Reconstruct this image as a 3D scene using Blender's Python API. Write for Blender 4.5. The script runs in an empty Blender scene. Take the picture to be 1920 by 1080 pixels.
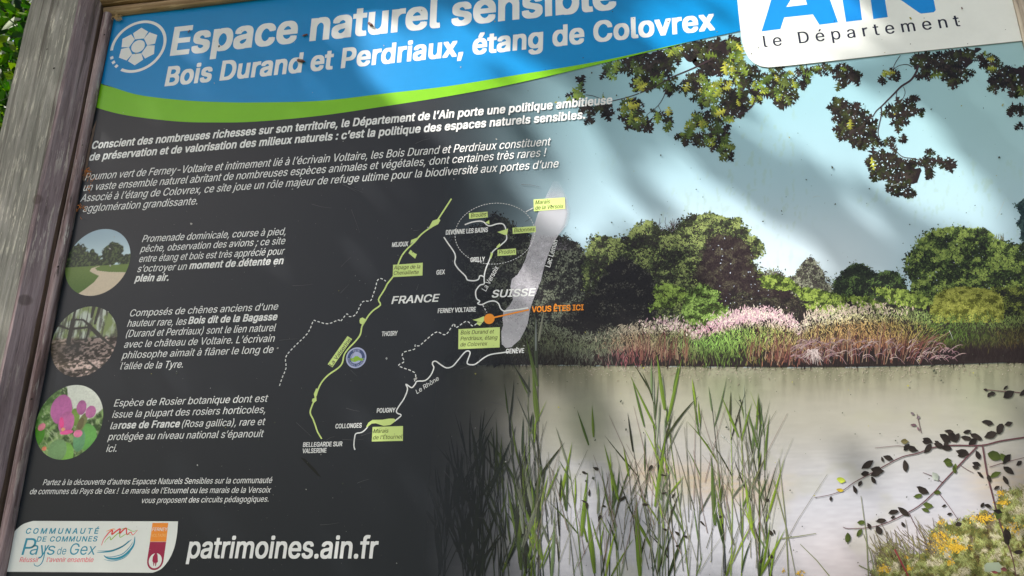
import bpy, math, os, random
import numpy as np
from mathutils import Vector, Matrix
R = math.radians
S = bpy.context.scene
COL = S.collection
rng = np.random.default_rng(7)
random.seed(7)

# ------------------------------------------------------------------ camera
# Board plane: y = 0, facing -y.  Camera 0.8 m in front of it, looking a little up and to the left.
F_PX, DIST, EYE = 1347.4, 0.8, 1.5
AX = np.array([0.98845567, -0.04990055, -0.14305704])     # board right   in camera axes (right, down, forward)
AY = np.array([0.15144417, 0.29750821, 0.94263117])       # into the board
AZ = np.array([-0.00447717, -0.95341428, 0.30163083])     # board up
cam = bpy.data.cameras.new('camera'); camo = bpy.data.objects.new('camera', cam); COL.objects.link(camo)
rot = Matrix(((AX[0], -AX[1], -AX[2]), (AY[0], -AY[1], -AY[2]), (AZ[0], -AZ[1], -AZ[2])))
camo.matrix_world = Matrix.Translation((0, -DIST, EYE)) @ rot.to_4x4()
cam.sensor_width = 36; cam.lens = F_PX / 1920 * 36
cam.clip_start = 0.01; cam.clip_end = 500
S.camera = camo
S.render.resolution_x = 1024; S.render.resolution_y = 576

# ------------------------------------------------------------------ world, sun, exposure
SUN = np.array([-0.605, -0.356, 0.712]); SUN /= np.linalg.norm(SUN)
W = bpy.data.worlds.new('World'); S.world = W; W.use_nodes = True
nt = W.node_tree; nt.nodes.clear()
sky = nt.nodes.new('ShaderNodeTexSky'); sky.sky_type = 'NISHITA'; sky.sun_disc = False
sky.sun_elevation = math.asin(SUN[2]); sky.sun_rotation = math.atan2(SUN[0], SUN[1])
bg = nt.nodes.new('ShaderNodeBackground'); bg.inputs['Strength'].default_value = 0.12; sky.air_density = .7; sky.dust_density = 4.0; sky.ozone_density = 0.0
wo = nt.nodes.new('ShaderNodeOutputWorld')
nt.links.new(sky.outputs[0], bg.inputs[0]); nt.links.new(bg.outputs[0], wo.inputs[0])
sl = bpy.data.lights.new('sun', 'SUN'); sl.energy = 5.0; sl.angle = R(0.53); sl.color = (1, .95, .91)
so = bpy.data.objects.new('sun', sl); COL.objects.link(so)
so.rotation_euler = Vector(SUN).to_track_quat('Z', 'Y').to_euler(); so.location = (-3, -2, 6)
S.view_settings.view_transform = 'Standard'; S.view_settings.look = 'None'
S.view_settings.gamma = 1; S.view_settings.exposure = 1.1
S.cycles.max_bounces = 6; S.cycles.transparent_max_bounces = 24

# ------------------------------------------------------------------ helpers
def onp(p, Y=0.0):
    """points measured on the photograph -> (x, z) on the board plane y = Y"""
    p = np.atleast_2d(np.asarray(p, float))
    r = np.column_stack((p[:, 0] - 960, p[:, 1] - 540, np.full(len(p), F_PX)))
    w = np.column_stack((r @ AX, r @ AY, r @ AZ))
    t = (DIST + Y) / w[:, 1]
    return np.column_stack((w[:, 0] * t, EYE + w[:, 2] * t))

def lin(c):
    c = np.asarray(c, float) / 255.0
    return np.where(c <= 0.04045, c / 12.92, ((c + 0.055) / 1.055) ** 2.4)

KSH = 0.78
def ink(c, k=KSH):
    return np.clip(lin(c) / k, 0.004, 0.86)

KLIT = 1.22
def inkl(c): return ink(c, KLIT)
def noise2(x, y, seed=0):
    xi = np.floor(x).astype(np.int64); yi = np.floor(y).astype(np.int64)
    fx = x - xi; fy = y - yi; fx = fx * fx * (3 - 2 * fx); fy = fy * fy * (3 - 2 * fy)
    def h(a, b):
        n = (a * 374761393 + b * 668265263 + seed * 982451653) & 0x7fffffff
        n = ((n ^ (n >> 13)) * 1274126177) & 0x7fffffff
        return ((n ^ (n >> 16)) & 0xffff) / 65535.0
    return (h(xi, yi) * (1 - fx) * (1 - fy) + h(xi + 1, yi) * fx * (1 - fy) + h(xi, yi + 1) * (1 - fx) * fy + h(xi + 1, yi + 1) * fx * fy)
def fbm(x, y, seed=0, o=4):
    s = 0; a = .5
    for k in range(o):
        s = s + a * noise2(x * 2 ** k, y * 2 ** k, seed + k * 17); a *= .5
    return s / (1 - .5 ** o)
def sstep(a, b, x):
    t = np.clip((x - a) / (b - a), 0, 1); return t * t * (3 - 2 * t)
def mixc(a, b, t):
    t = np.asarray(t)[..., None]; return np.asarray(a) * (1 - t) + np.asarray(b) * t
def inpoly(px, py, poly):
    poly = np.asarray(poly, float); ins = np.zeros(np.shape(px), bool); j = len(poly) - 1
    for i in range(len(poly)):
        xi, yi = poly[i]; xj, yj = poly[j]
        if yi != yj:
            c = ((yi > py) != (yj > py)) & (px < (xj - xi) * (py - yi) / (yj - yi) + xi)
            ins ^= c
        j = i
    return ins

def link(o, parent=None):
    COL.objects.link(o)
    if parent is not None:
        o.parent = parent
        w = Vector((0, 0, 0)); p = parent
        while p is not None:
            w += p.location; p = p.parent
        o.location = -w
    return o
def raw(name, V, loops, starts, mat, parent, cols=None, alpha=None, smooth=False):
    me = bpy.data.meshes.new(name); n = len(V); nl = len(loops); nf = len(starts)
    me.vertices.add(n); me.vertices.foreach_set('co', np.asarray(V, np.float32).ravel())
    me.loops.add(nl); me.loops.foreach_set('vertex_index', np.asarray(loops, np.int32))
    me.polygons.add(nf); me.polygons.foreach_set('loop_start', np.asarray(starts, np.int32))
    me.update(calc_edges=True)
    if cols is not None:
        a = me.color_attributes.new('Col', 'FLOAT_COLOR', 'POINT')
        c = np.ones((n, 4), np.float32); c[:, :3] = cols
        if alpha is not None: c[:, 3] = alpha
        a.data.foreach_set('color', c.ravel())
    if smooth: me.polygons.foreach_set('use_smooth', np.ones(nf, bool))
    for m in (mat if isinstance(mat, (list, tuple)) else [mat]): me.materials.append(m)
    o = bpy.data.objects.new(name, me)
    return link(o, parent)
def pydata(name, V, F, mat, parent=None, smooth=False, mats=None):
    me = bpy.data.meshes.new(name); me.from_pydata([tuple(v) for v in V], [], F); me.update()
    if smooth: me.polygons.foreach_set('use_smooth', np.ones(len(F), bool))
    for m in (mat if isinstance(mat, (list, tuple)) else [mat]): me.materials.append(m)
    if mats is not None: me.polygons.foreach_set('material_index', mats)
    o = bpy.data.objects.new(name, me); return link(o, parent)
LAY = 0.00007
def sheet_polys(name, P, cols, layer, mat, parent, spread=0.0, depth=None):
    """P (n,k,2) photo points: n flat polygons of k corners printed on the board"""
    n, k, _ = P.shape
    q = onp(P.reshape(-1, 2))
    if depth is None: depth = np.linspace(0, 1, n)
    y = -(layer + spread * np.repeat(depth, k)) * LAY
    V = np.column_stack((q[:, 0], y, q[:, 1]))
    # face the viewer
    loops = np.arange(n * k).reshape(n, k)
    a = q.reshape(n, k, 2); ar = np.zeros(n)
    for i in range(k):
        j = (i + 1) % k; ar += a[:, i, 0] * a[:, j, 1] - a[:, j, 0] * a[:, i, 1]
    loops[ar < 0] = loops[ar < 0][:, ::-1]
    return raw(name, V, loops.ravel(), np.arange(n) * k, mat, parent, (cols if len(cols) == n * k and k > 1 and n != len(cols) else np.repeat(cols, k, axis=0)) if cols is not None else None)
def flat(name, pts, layer, mat, parent, label=None, world=False):
    """one flat printed outline"""
    q = np.asarray(pts, float) if world else onp(pts)
    from mathutils.geometry import tessellate_polygon
    vs = [Vector((a, 0, b)) for a, b in q]
    T = tessellate_polygon([vs])
    V = [(a, -layer * LAY, b) for a, b in q]
    F = []
    for t in T:
        a, b, c = [np.array([V[i][0], V[i][2]]) for i in t]
        F.append(tuple(t) if (b[0] - a[0]) * (c[1] - a[1]) - (b[1] - a[1]) * (c[0] - a[0]) > 0 else tuple(t)[::-1])
    o = pydata(name, V, F, mat, parent)
    if label: o['label'] = label
    return o
def smoothline(pts, n=6, closed=False):
    p = np.asarray(pts, float); out = []
    m = len(p)
    for i in range(m - 1):
        p0 = p[max(i - 1, 0)]; p1 = p[i]; p2 = p[i + 1]; p3 = p[min(i + 2, m - 1)]
        for k in range(n):
            t = k / n
            out.append(.5 * ((2 * p1) + (-p0 + p2) * t + (2 * p0 - 5 * p1 + 4 * p2 - p3) * t * t + (-p0 + 3 * p1 - 3 * p2 + p3) * t ** 3))
    out.append(p[-1]); return np.array(out)
def stroke_quads(p, w0, w1=None):
    p = np.asarray(p, float); n = len(p); w = np.linspace(w0, w1 if w1 is not None else w0, n) / 2
    d = np.gradient(p, axis=0); d /= (np.linalg.norm(d, axis=1, keepdims=True) + 1e-9)
    nn = np.column_stack((-d[:, 1], d[:, 0])) * w[:, None]
    return p + nn, p - nn
def stroke(name, pts, w, layer, mat, parent, smooth=4, w1=None, dash=None, taper=None):
    p = smoothline(pts, smooth) if smooth else np.asarray(pts, float)
    segs = [p]
    if dash:
        L = np.concatenate(([0], np.cumsum(np.linalg.norm(np.diff(p, axis=0), axis=1)))); segs = []; s = 0
        while s < L[-1]:
            e = min(s + dash[0], L[-1]); ss = np.linspace(s, e, 4)
            segs.append(np.column_stack((np.interp(ss, L, p[:, 0]), np.interp(ss, L, p[:, 1])))); s += dash[0] + dash[1]
    V = []; F = []
    for g in segs:
        if taper:
            a0, b0 = stroke_quads(g, 1.0); c = g; t = np.linspace(0, 1, len(g)); ww = w * np.sin(np.clip(t, .03, .97) * math.pi) ** taper
            A = c + (a0 - c) * 2 * ww[:, None] / 2; B = c + (b0 - c) * 2 * ww[:, None] / 2
        else:
            A, B = stroke_quads(g, w, w1)
        A = onp(A); B = onp(B); b = len(V)
        for i in range(len(g)):
            V.append((A[i][0], -layer * LAY, A[i][1])); V.append((B[i][0], -layer * LAY, B[i][1]))
        for i in range(len(g) - 1):
            q = (b + 2 * i, b + 2 * i + 1, b + 2 * i + 3, b + 2 * i + 2)
            a, bb, c = [np.array([V[k][0], V[k][2]]) for k in q[:3]]
            F.append(q if (bb[0] - a[0]) * (c[1] - a[1]) - (bb[1] - a[1]) * (c[0] - a[0]) > 0 else q[::-1])
    return pydata(name, V, F, mat, parent)

# ------------------------------------------------------------------ materials
def newmat(name):
    m = bpy.data.materials.new(name); m.use_nodes = True
    return m, m.node_tree.nodes, m.node_tree.links, m.node_tree.nodes['Principled BSDF']
def surface_relief(N, L, B, strength=.06):
    tc = N.new('ShaderNodeTexCoord'); no = N.new('ShaderNodeTexNoise'); no.inputs['Scale'].default_value = 900; no.inputs['Detail'].default_value = 2
    n2 = N.new('ShaderNodeTexNoise'); n2.inputs['Scale'].default_value = 9; n2.inputs['Detail'].default_value = 3
    ad = N.new('ShaderNodeMath'); ad.operation = 'MULTIPLY_ADD'; ad.inputs[1].default_value = 6.0
    bu = N.new('ShaderNodeBump'); bu.inputs['Strength'].default_value = strength; bu.inputs['Distance'].default_value = .0006
    L.new(tc.outputs['Object'], no.inputs['Vector']); L.new(tc.outputs['Object'], n2.inputs['Vector'])
    L.new(n2.outputs['Fac'], ad.inputs[0]); L.new(no.outputs['Fac'], ad.inputs[2]); L.new(ad.outputs[0], bu.inputs['Height'])
    L.new(bu.outputs['Normal'], B.inputs['Normal'])
    return no, tc
ROUGH = .34
SPEC = .2
def ink_mat(name, rgb, rough=ROUGH, raw_rgb=None, grime=.10):
    m, N, L, B = newmat(name); c = ink(rgb) if raw_rgb is None else raw_rgb
    no, tc = surface_relief(N, L, B)
    g = N.new('ShaderNodeTexNoise'); g.inputs['Scale'].default_value = 14; g.inputs['Detail'].default_value = 8; g.inputs['Roughness'].default_value = .7
    L.new(tc.outputs['Object'], g.inputs['Vector'])
    mx = N.new('ShaderNodeMix'); mx.data_type = 'RGBA'; mx.blend_type = 'MULTIPLY'; mx.inputs['Factor'].default_value = 1
    r = N.new('ShaderNodeMapRange'); r.inputs['From Min'].default_value = .3; r.inputs['From Max'].default_value = .7
    r.inputs['To Min'].default_value = 1 - grime; r.inputs['To Max'].default_value = 1
    L.new(g.outputs['Fac'], r.inputs['Value'])
    mx.inputs['A'].default_value = (*c, 1); L.new(r.outputs[0], mx.inputs['B']); L.new(mx.outputs['Result'], B.inputs['Base Color'])
    B.inputs['Roughness'].default_value = rough; B.inputs['Specular IOR Level'].default_value = SPEC
    return m
def attr_mat(name, rough=ROUGH, alpha=False):
    m, N, L, B = newmat(name)
    surface_relief(N, L, B)
    a = N.new('ShaderNodeVertexColor'); a.layer_name = 'Col'
    L.new(a.outputs['Color'], B.inputs['Base Color']); B.inputs['Roughness'].default_value = rough; B.inputs['Specular IOR Level'].default_value = SPEC
    if alpha: L.new(a.outputs['Alpha'], B.inputs['Alpha'])
    return m
M_PRINT = attr_mat('printed_picture')
M_FADE = attr_mat('printed_fade', alpha=True)
M_WHITE = ink_mat('white_ink', None, raw_rgb=(.78, .79, .77))
M_STICK = ink_mat('white_vinyl', None, raw_rgb=(.76, .79, .74), rough=.4)
M_BLUE = ink_mat('blue_ink', None, raw_rgb=(.0, .235, .56)); M_GREEN = ink_mat('green_ink', (108, 168, 20))
M_BOX = ink_mat('pale_green_ink', (184, 202, 122)); M_BOXT = ink_mat('olive_text_ink', (52, 60, 14))
M_ORANGE = ink_mat('orange_ink', (238, 132, 40)); M_BLACK = ink_mat('black_ink', (32, 34, 48))
M_AIN = ink_mat('logo_blue_ink', (22, 120, 190)); M_TEAL = ink_mat('teal_ink', (44, 130, 152)); M_ROSE = ink_mat('rose_ink', (205, 84, 92))
M_CRIM = ink_mat('crimson_ink', (140, 38, 66)); M_ORG2 = ink_mat('plate_orange_ink', (226, 130, 50)); M_PEACH = ink_mat('peach_ink', (240, 170, 110))
M_RED = ink_mat('red_ink', (205, 60, 60)); M_LIME = ink_mat('lime_ink', (130, 170, 50)); M_NAVY = ink_mat('navy_ink', (62, 76, 112)); M_LILAC = ink_mat('lilac_ink', (160, 166, 196))

def wood_mat(name, axis, cols, seed=0., knot=None, crack=.45, streak=.65):
    m, N, L, B = newmat(name)
    tc = N.new('ShaderNodeTexCoord'); mp = N.new('ShaderNodeMapping'); mp.inputs['Location'].default_value = (seed, seed * .7, seed * .3)
    sc = {'z': (150, 150, 6), 'x': (6, 150, 150)}[axis]; mp.inputs['Scale'].default_value = sc
    # gentle warp so the grain wanders
    wn = N.new('ShaderNodeTexNoise'); wn.inputs['Scale'].default_value = 5; wn.inputs['Detail'].default_value = 2
    va = N.new('ShaderNodeVectorMath'); va.operation = 'MULTIPLY_ADD'; va.inputs[1].default_value = (.007,) * 3
    L.new(tc.outputs['Object'], wn.inputs['Vector']); L.new(wn.outputs['Color'], va.inputs[0]); L.new(tc.outputs['Object'], va.inputs[2])
    L.new(va.outputs[0], mp.inputs['Vector'])
    n1 = N.new('ShaderNodeTexNoise'); n1.inputs['Scale'].default_value = 1; n1.inputs['Detail'].default_value = 6; n1.inputs['Roughness'].default_value = .65
    L.new(mp.outputs[0], n1.inputs['Vector'])
    mp2 = N.new('ShaderNodeMapping'); mp2.inputs['Scale'].default_value = tuple(240 if q > 50 else 22 for q in sc); mp2.inputs['Location'].default_value = (4.1 + seed,) * 3
    L.new(va.outputs[0], mp2.inputs['Vector'])
    n2 = N.new('ShaderNodeTexNoise'); n2.inputs['Scale'].default_value = 1; n2.inputs['Detail'].default_value = 5; n2.inputs['Roughness'].default_value = .7
    L.new(mp2.outputs[0], n2.inputs['Vector'])
    n3 = N.new('ShaderNodeTexNoise'); n3.inputs['Scale'].default_value = 11; n3.inputs['Detail'].default_value = 5
    L.new(tc.outputs['Object'], n3.inputs['Vector'])
    cr = N.new('ShaderNodeValToRGB'); e = cr.color_ramp.elements; e[0].position = .36; e[0].color = (*cols[0], 1); e[1].position = .64; e[1].color = (*cols[2], 1)
    x = cr.color_ramp.elements.new(.5); x.color = (*cols[1], 1); L.new(n1.outputs['Fac'], cr.inputs[0])
    # pale raised fibres
    f = N.new('ShaderNodeMapRange'); f.inputs['From Min'].default_value = .55; f.inputs['From Max'].default_value = .60
    f.inputs['To Max'].default_value = streak; L.new(n2.outputs['Fac'], f.inputs['Value'])
    mk = N.new('ShaderNodeMapRange'); mk.inputs['From Min'].default_value = .42; mk.inputs['From Max'].default_value = .62; L.new(n3.outputs['Fac'], mk.inputs['Value'])
    ml = N.new('ShaderNodeMath'); ml.operation = 'MULTIPLY'; L.new(f.outputs[0], ml.inputs[0]); L.new(mk.outputs[0], ml.inputs[1])
    mx = N.new('ShaderNodeMix'); mx.data_type = 'RGBA'; mx.inputs['B'].default_value = (*cols[3], 1)
    L.new(ml.outputs[0], mx.inputs['Factor']); L.new(cr.outputs[0], mx.inputs['A'])
    # dark cracks along the grain
    c = N.new('ShaderNodeMapRange'); c.inputs['From Min'].default_value = .42; c.inputs['From Max'].default_value = .32; c.inputs['To Max'].default_value = crack
    L.new(n2.outputs['Fac'], c.inputs['Value'])
    mx2 = N.new('ShaderNodeMix'); mx2.data_type = 'RGBA'; mx2.inputs['B'].default_value = (.05, .04, .035, 1)
    L.new(c.outputs[0], mx2.inputs['Factor']); L.new(mx.outputs['Result'], mx2.inputs['A'])
    mp5 = N.new('ShaderNodeMapping'); mp5.inputs['Scale'].default_value = tuple(.62 * q if q > 50 else .3 * q for q in sc); mp5.inputs['Location'].default_value = (9.3 + seed,) * 3
    L.new(va.outputs[0], mp5.inputs['Vector']); n5 = N.new('ShaderNodeTexNoise'); n5.inputs['Scale'].default_value = 1; n5.inputs['Detail'].default_value = 3; L.new(mp5.outputs[0], n5.inputs['Vector'])
    c5 = N.new('ShaderNodeMapRange'); c5.inputs['From Min'].default_value = .40; c5.inputs['From Max'].default_value = .35; c5.inputs['To Max'].default_value = .62; L.new(n5.outputs['Fac'], c5.inputs['Value'])
    mx5 = N.new('ShaderNodeMix'); mx5.data_type = 'RGBA'; mx5.inputs['B'].default_value = (.06, .045, .035, 1); L.new(c5.outputs[0], mx5.inputs['Factor']); L.new(mx2.outputs['Result'], mx5.inputs['A']); mx2 = mx5
    # large soft stains
    n4 = N.new('ShaderNodeTexNoise'); n4.inputs['Scale'].default_value = 6; n4.inputs['Detail'].default_value = 4
    L.new(tc.outputs['Object'], n4.inputs['Vector'])
    r4 = N.new('ShaderNodeMapRange'); r4.inputs['From Min'].default_value = .35; r4.inputs['From Max'].default_value = .65; r4.inputs['To Min'].default_value = .72; r4.inputs['To Max'].default_value = 1.12
    L.new(n4.outputs['Fac'], r4.inputs['Value'])
    mx3 = N.new('ShaderNodeMix'); mx3.data_type = 'RGBA'; mx3.blend_type = 'MULTIPLY'; mx3.inputs['Factor'].default_value = 1
    L.new(mx2.outputs['Result'], mx3.inputs['A']); L.new(r4.outputs[0], mx3.inputs['B'])
    out = mx3.outputs['Result']
    if knot:
        for (kx, kz, kr) in knot:
            vd = N.new('ShaderNodeVectorMath'); vd.operation = 'SUBTRACT'; vd.inputs[1].default_value = (kx, 0, kz); L.new(tc.outputs['Object'], vd.inputs[0])
            vs = N.new('ShaderNodeVectorMath'); vs.operation = 'MULTIPLY'; vs.inputs[1].default_value = (1 / kr, 0, .8 / kr); L.new(vd.outputs[0], vs.inputs[0])
            ln = N.new('ShaderNodeVectorMath'); ln.operation = 'LENGTH'; L.new(vs.outputs[0], ln.inputs[0])
            kk = N.new('ShaderNodeMapRange'); kk.inputs['From Min'].default_value = 1.1; kk.inputs['From Max'].default_value = .75; kk.inputs['To Max'].default_value = .5
            L.new(ln.outputs['Value'], kk.inputs['Value'])
            q = N.new('ShaderNodeMix'); q.data_type = 'RGBA'; q.inputs['B'].default_value = (.07, .045, .035, 1)
            L.new(kk.outputs[0], q.inputs['Factor']); L.new(out, q.inputs['A']); out = q.outputs['Result']
    L.new(out, B.inputs['Base Color'])
    B.inputs['Roughness'].default_value = .85; B.inputs['Specular IOR Level'].default_value = .25
    ad = N.new('ShaderNodeMath'); ad.operation = 'MULTIPLY_ADD'; ad.inputs[1].default_value = .6; L.new(n2.outputs['Fac'], ad.inputs[0]); L.new(n1.outputs['Fac'], ad.inputs[2])
    bu = N.new('ShaderNodeBump'); bu.inputs['Strength'].default_value = .8; bu.inputs['Distance'].default_value = .0022; L.new(ad.outputs[0], bu.inputs['Height'])
    L.new(bu.outputs['Normal'], B.inputs['Normal'])
    return m
def w(*c): return tuple(float(v) for v in ink(c))
KN = [(-.7555, 1.9035, .0062), (-.747, 1.765, .006)]
M_POST = wood_mat('weathered_grey_wood', 'z', [w(108, 106, 98), w(128, 126, 118), w(142, 139, 132), w(206, 200, 184)], 1.3, KN)
M_LILW = wood_mat('weathered_lilac_lit_wood', 'z', [w(110, 94, 94), w(134, 116, 118), w(150, 133, 134), w(196, 182, 172)], 5.1, KN)  # weathered post wood; its lilac tone also carries the light on the chamfer
M_INNER = wood_mat('brown_inner_wood', 'z', [w(82, 66, 56), w(104, 86, 74), w(120, 102, 90), w(140, 122, 108)], 3.7, crack=.3, streak=.1)
M_BATT = wood_mat('batten_wood', 'z', [w(100, 80, 78), w(146, 126, 126), w(170, 152, 150), w(220, 206, 194)], 8.8, streak=.75, crack=.8)
M_RAIL = wood_mat('brown_rail_wood', 'x', [w(104, 82, 60), w(140, 114, 86), w(162, 136, 106), w(186, 162, 132)], 2.2)
M_RBAT = wood_mat('pale_batten_wood', 'z', [w(120, 112, 100), w(150, 142, 130), w(175, 168, 155), w(200, 195, 180)], 6.2)

# ------------------------------------------------------------------ setting: ground
def ground():
    m, N, L, B = newmat('leaf_litter')
    tc = N.new('ShaderNodeTexCoord'); n = N.new('ShaderNodeTexNoise'); n.inputs['Scale'].default_value = 9; n.inputs['Detail'].default_value = 9
    cr = N.new('ShaderNodeValToRGB'); cr.color_ramp.elements[0].position = .35; cr.color_ramp.elements[0].color = (.05, .04, .025, 1)
    cr.color_ramp.elements[1].position = .65; cr.color_ramp.elements[1].color = (.10, .13, .05, 1)
    L.new(tc.outputs['Object'], n.inputs['Vector']); L.new(n.outputs['Fac'], cr.inputs[0]); L.new(cr.outputs[0], B.inputs['Base Color'])
    bu = N.new('ShaderNodeBump'); bu.inputs['Distance'].default_value = .05; L.new(n.outputs['Fac'], bu.inputs['Height']); L.new(bu.outputs['Normal'], B.inputs['Normal'])
    B.inputs['Roughness'].default_value = 1
    n_ = 60; xs = np.linspace(-1, 1, n_) ; xs = np.sign(xs) * np.abs(xs) ** 2.5 * 150
    X, Y = np.meshgrid(xs, xs); Z = (fbm(X * .8 + 50, Y * .8 + 50, 3) - .5) * .12 - .02
    V = np.column_stack((X.ravel(), Y.ravel(), Z.ravel())); i, j = np.meshgrid(np.arange(n_ - 1), np.arange(n_ - 1)); b = (j * n_ + i).ravel()
    loops = np.column_stack((b, b + 1, b + n_ + 1, b + n_)).ravel()
    o = raw('ground', V, loops, np.arange(len(b)) * 4, m, None, smooth=True); o['kind'] = 'structure'
ground()

# ------------------------------------------------------------------ the board: frame and panel
board = bpy.data.objects.new('information_board', None); COL.objects.link(board); board.location = (-.12, 0, 0)
board['label'] = 'weathered wooden framed nature reserve information board with blue header, pond photograph and map'
board['category'] = 'information board'
PL, PR, PT, PB = -.7195, .4870, 2.2100, 1.3300          # visible panel edges

def extrude(name, prof, axis, a, b, mat, parent, step=.03, jit=.0006, mats=None, seed=0):
    """prof: list of (across, y) points, closed; extruded along z or x with slightly uneven edges"""
    n = max(2, int((b - a) / step)); k = len(prof); rs = np.random.default_rng(seed); V = []
    off = rs.normal(0, jit, (k, 2))
    for i in range(n + 1):
        t = a + (b - a) * i / n
        off = off * .8 + rs.normal(0, jit, (k, 2)) * .6
        for j, (p, y) in enumerate(prof):
            pp = p + off[j, 0]; yy = y + off[j, 1] * .7
            V.append((pp, yy, t) if axis == 'z' else (t, yy, pp))
    F = []; mi = []
    for i in range(n):
        for j in range(k):
            j2 = (j + 1) % k; q = (i * k + j, i * k + j2, (i + 1) * k + j2, (i + 1) * k + j)
            F.append(q if axis == 'z' else q[::-1]); mi.append(mats[j] if mats else 0)
    F.append(tuple(range(k))[::-1]); F.append(tuple(n * k + j for j in range(k))); mi += [0, 0]
    o = pydata(name, V, F, mat, parent, mats=mi); return o

# left post: grey front, lilac chamfer, brown inner side   (profile counter clockwise seen from above)
prof = [(-.8388, .06), (-.8388, -.026), (-.8360, -.0300), (-.80, -.0305), (-.7560, -.0300), (-.7520, -.0290), (-.7385, -.0150), (-.7352, -.0115), (-.7352, .06)]
post = extrude('post', prof, 'z', -.1, 2.42, [M_POST, M_LILW, M_INNER], board, mats=[0, 0, 0, 0, 1, 1, 1, 2, 0], seed=1)
post['label'] = 'grey weathered left post with lilac chamfered edge'
o = extrude('backing_strip', [(-.7350, .03), (-.7350, -.0002), (-.716, -.0002), (-.716, .03)], 'z', PB - .03, PT + .02, M_INNER, board, seed=2)
def halfround(c0, c1, h, n=7, base=.0):
    cm = (c0 + c1) / 2; r = (c1 - c0) / 2
    return [(c0, base)] + [(cm - r * math.cos(math.pi * i / n), -h * (.35 + .65 * math.sin(math.pi * i / n))) for i in range(n + 1)] + [(c1, base)]
lb = extrude('batten', halfround(-.7335, -.7190, .0105), 'z', PB - .02, PT + .0035, M_BATT, board, jit=.0005, seed=3); lb['label'] = 'lilac grey half round batten down the left edge'
for p in lb.data.polygons: p.use_smooth = len(p.vertices) == 4
rb = extrude('batten', halfround(.4868, .5013, .0100), 'z', PB - .02, PT + .0035, M_RBAT, board, seed=4); rb['label'] = 'pale grey batten down the right edge'
for p in rb.data.polygons: p.use_smooth = len(p.vertices) == 4
prof = [(.6100, .06), (.5032, .06), (.5032, -.0115), (.5065, -.0150), (.5200, -.0290), (.5240, -.0300), (.6070, -.0300), (.6100, -.026)]
rp = extrude('post', prof, 'z', -.1, 2.42, [M_POST, M_LILW, M_INNER], board, mats=[0, 2, 1, 1, 1, 0, 0, 0], seed=5); rp['label'] = 'weathered right post'
def railprof(p): return p
tb = extrude('batten', [(a, y) for a, y in halfround(PT + .0005, PT + .0155, .0105)], 'x', PL - .0115, .4995, M_RAIL, board, seed=6); tb['label'] = 'brown half round batten along the top edge'
for p in tb.data.polygons: p.use_smooth = len(p.vertices) == 4
prof = [(2.34, .05), (2.34, -.040), (2.336, -.0450), (2.262, -.0450), (2.257, -.043), (2.2310, -.0150), (2.2268, -.010), (2.2268, .05)]
extrude('rail', prof[::1], 'x', -.7348, .5028, M_RAIL, board, seed=7)
extrude('rail', [(1.3120, .05), (1.3120, -.010), (1.300, -.030), (1.22, -.030), (1.22, .05)], 'x', -.7348, .5028, M_RAIL, board, seed=8)
tb2 = extrude('batten', halfround(1.3135, 1.3295, .0105), 'x', PL - .0115, .4995, M_RAIL, board, seed=9)
for p in tb2.data.polygons: p.use_smooth = len(p.vertices) == 4
# roof boards over the top rail
def box(name, x0, x1, y0, y1, z0, z1, mat, parent, tilt=0):
    V = [(x, y, z + tilt * (y - y0)) for x in (x0, x1) for y in (y0, y1) for z in (z0, z1)]
    F = [(0, 1, 3, 2), (4, 6, 7, 5), (0, 4, 5, 1), (2, 3, 7, 6), (0, 2, 6, 4), (1, 5, 7, 3)]
    return pydata(name, V, F, mat, parent)
# nails and holes
def disc(name, x, z, y, r, mat, parent, h=.0006):
    n = 10; V = [(x, y - h, z)] + [(x + r * math.cos(2 * math.pi * i / n), y, z + r * math.sin(2 * math.pi * i / n)) for i in range(n)]
    return pydata(name, V, [(0, 1 + (i + 1) % n, 1 + i)[::-1] for i in range(n)], mat, parent)
M_NAIL, _N, _L, _B = newmat('rusty_nail'); _B.inputs['Base Color'].default_value = (.03, .02, .016, 1); _B.inputs['Metallic'].default_value = .5; _B.inputs['Roughness'].default_value = .7
for (px, py, Y, r) in [(195.5, 65, -.0108, .0014), (59, 748, -.0108, .0013), (154.5, 272, -.0108, .0010), (107, 612, -.0108, .0012), (88, 92, -.0308, .0011), (101, 128, -.0308, .0016), (344, 17, -.0104, .0012), (109, 500, -.0108, .0016)]:
    q = onp((px, py), Y)[0]; disc('nail', q[0], q[1], Y, r, M_NAIL, board)

# printed background picture: sky, water, dark fading field
NX, NY = 700, 480
gx, gz = np.meshgrid(np.linspace(PL - .006, PR + .006, NX), np.linspace(PB - .004, PT + .006, NY))
def to_photo(x, z, y=0.):
    d = np.stack((x, np.full_like(x, DIST + y), z - EYE), -1)
    M3 = np.column_stack((AX, AY, AZ))            # camera = M3 @ world
    c = d @ M3.T
    return 960 + F_PX * c[..., 0] / c[..., 2], 540 + F_PX * c[..., 1] / c[..., 2]
PX, PY = to_photo(gx, gz)
def hor(x): return np.interp(x, [0, 960, 1200, 1440, 1600, 1680, 1920], [684, 683, 685, 688, 687.5, 686, 679])
def sky_col(x, y):
    t = sstep(100, 520, y)
    c = mixc(ink((128, 164, 172)), ink((148, 170, 180)), t)
    c = mixc(c, ink((134, 164, 164)), sstep(1500, 1900, x) * sstep(520, 150, y) * .6)
    c = mixc(c, ink((172, 184, 190)), sstep(330, 520, y) * sstep(1150, 1300, x) * sstep(1750, 1560, x) * .8)
    n = fbm(x / 160, y / 160, 5)
    c = c * (0.94 + .12 * n[..., None])
    s = sstep(.62, .70, fbm(x / 6, y / 17, 21, 5)) * sstep(1050, 1250, x) * sstep(.45, .6, fbm(x / 120, y / 120, 9))
    return mixc(c, ink((130, 150, 112)), s * .22)
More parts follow.
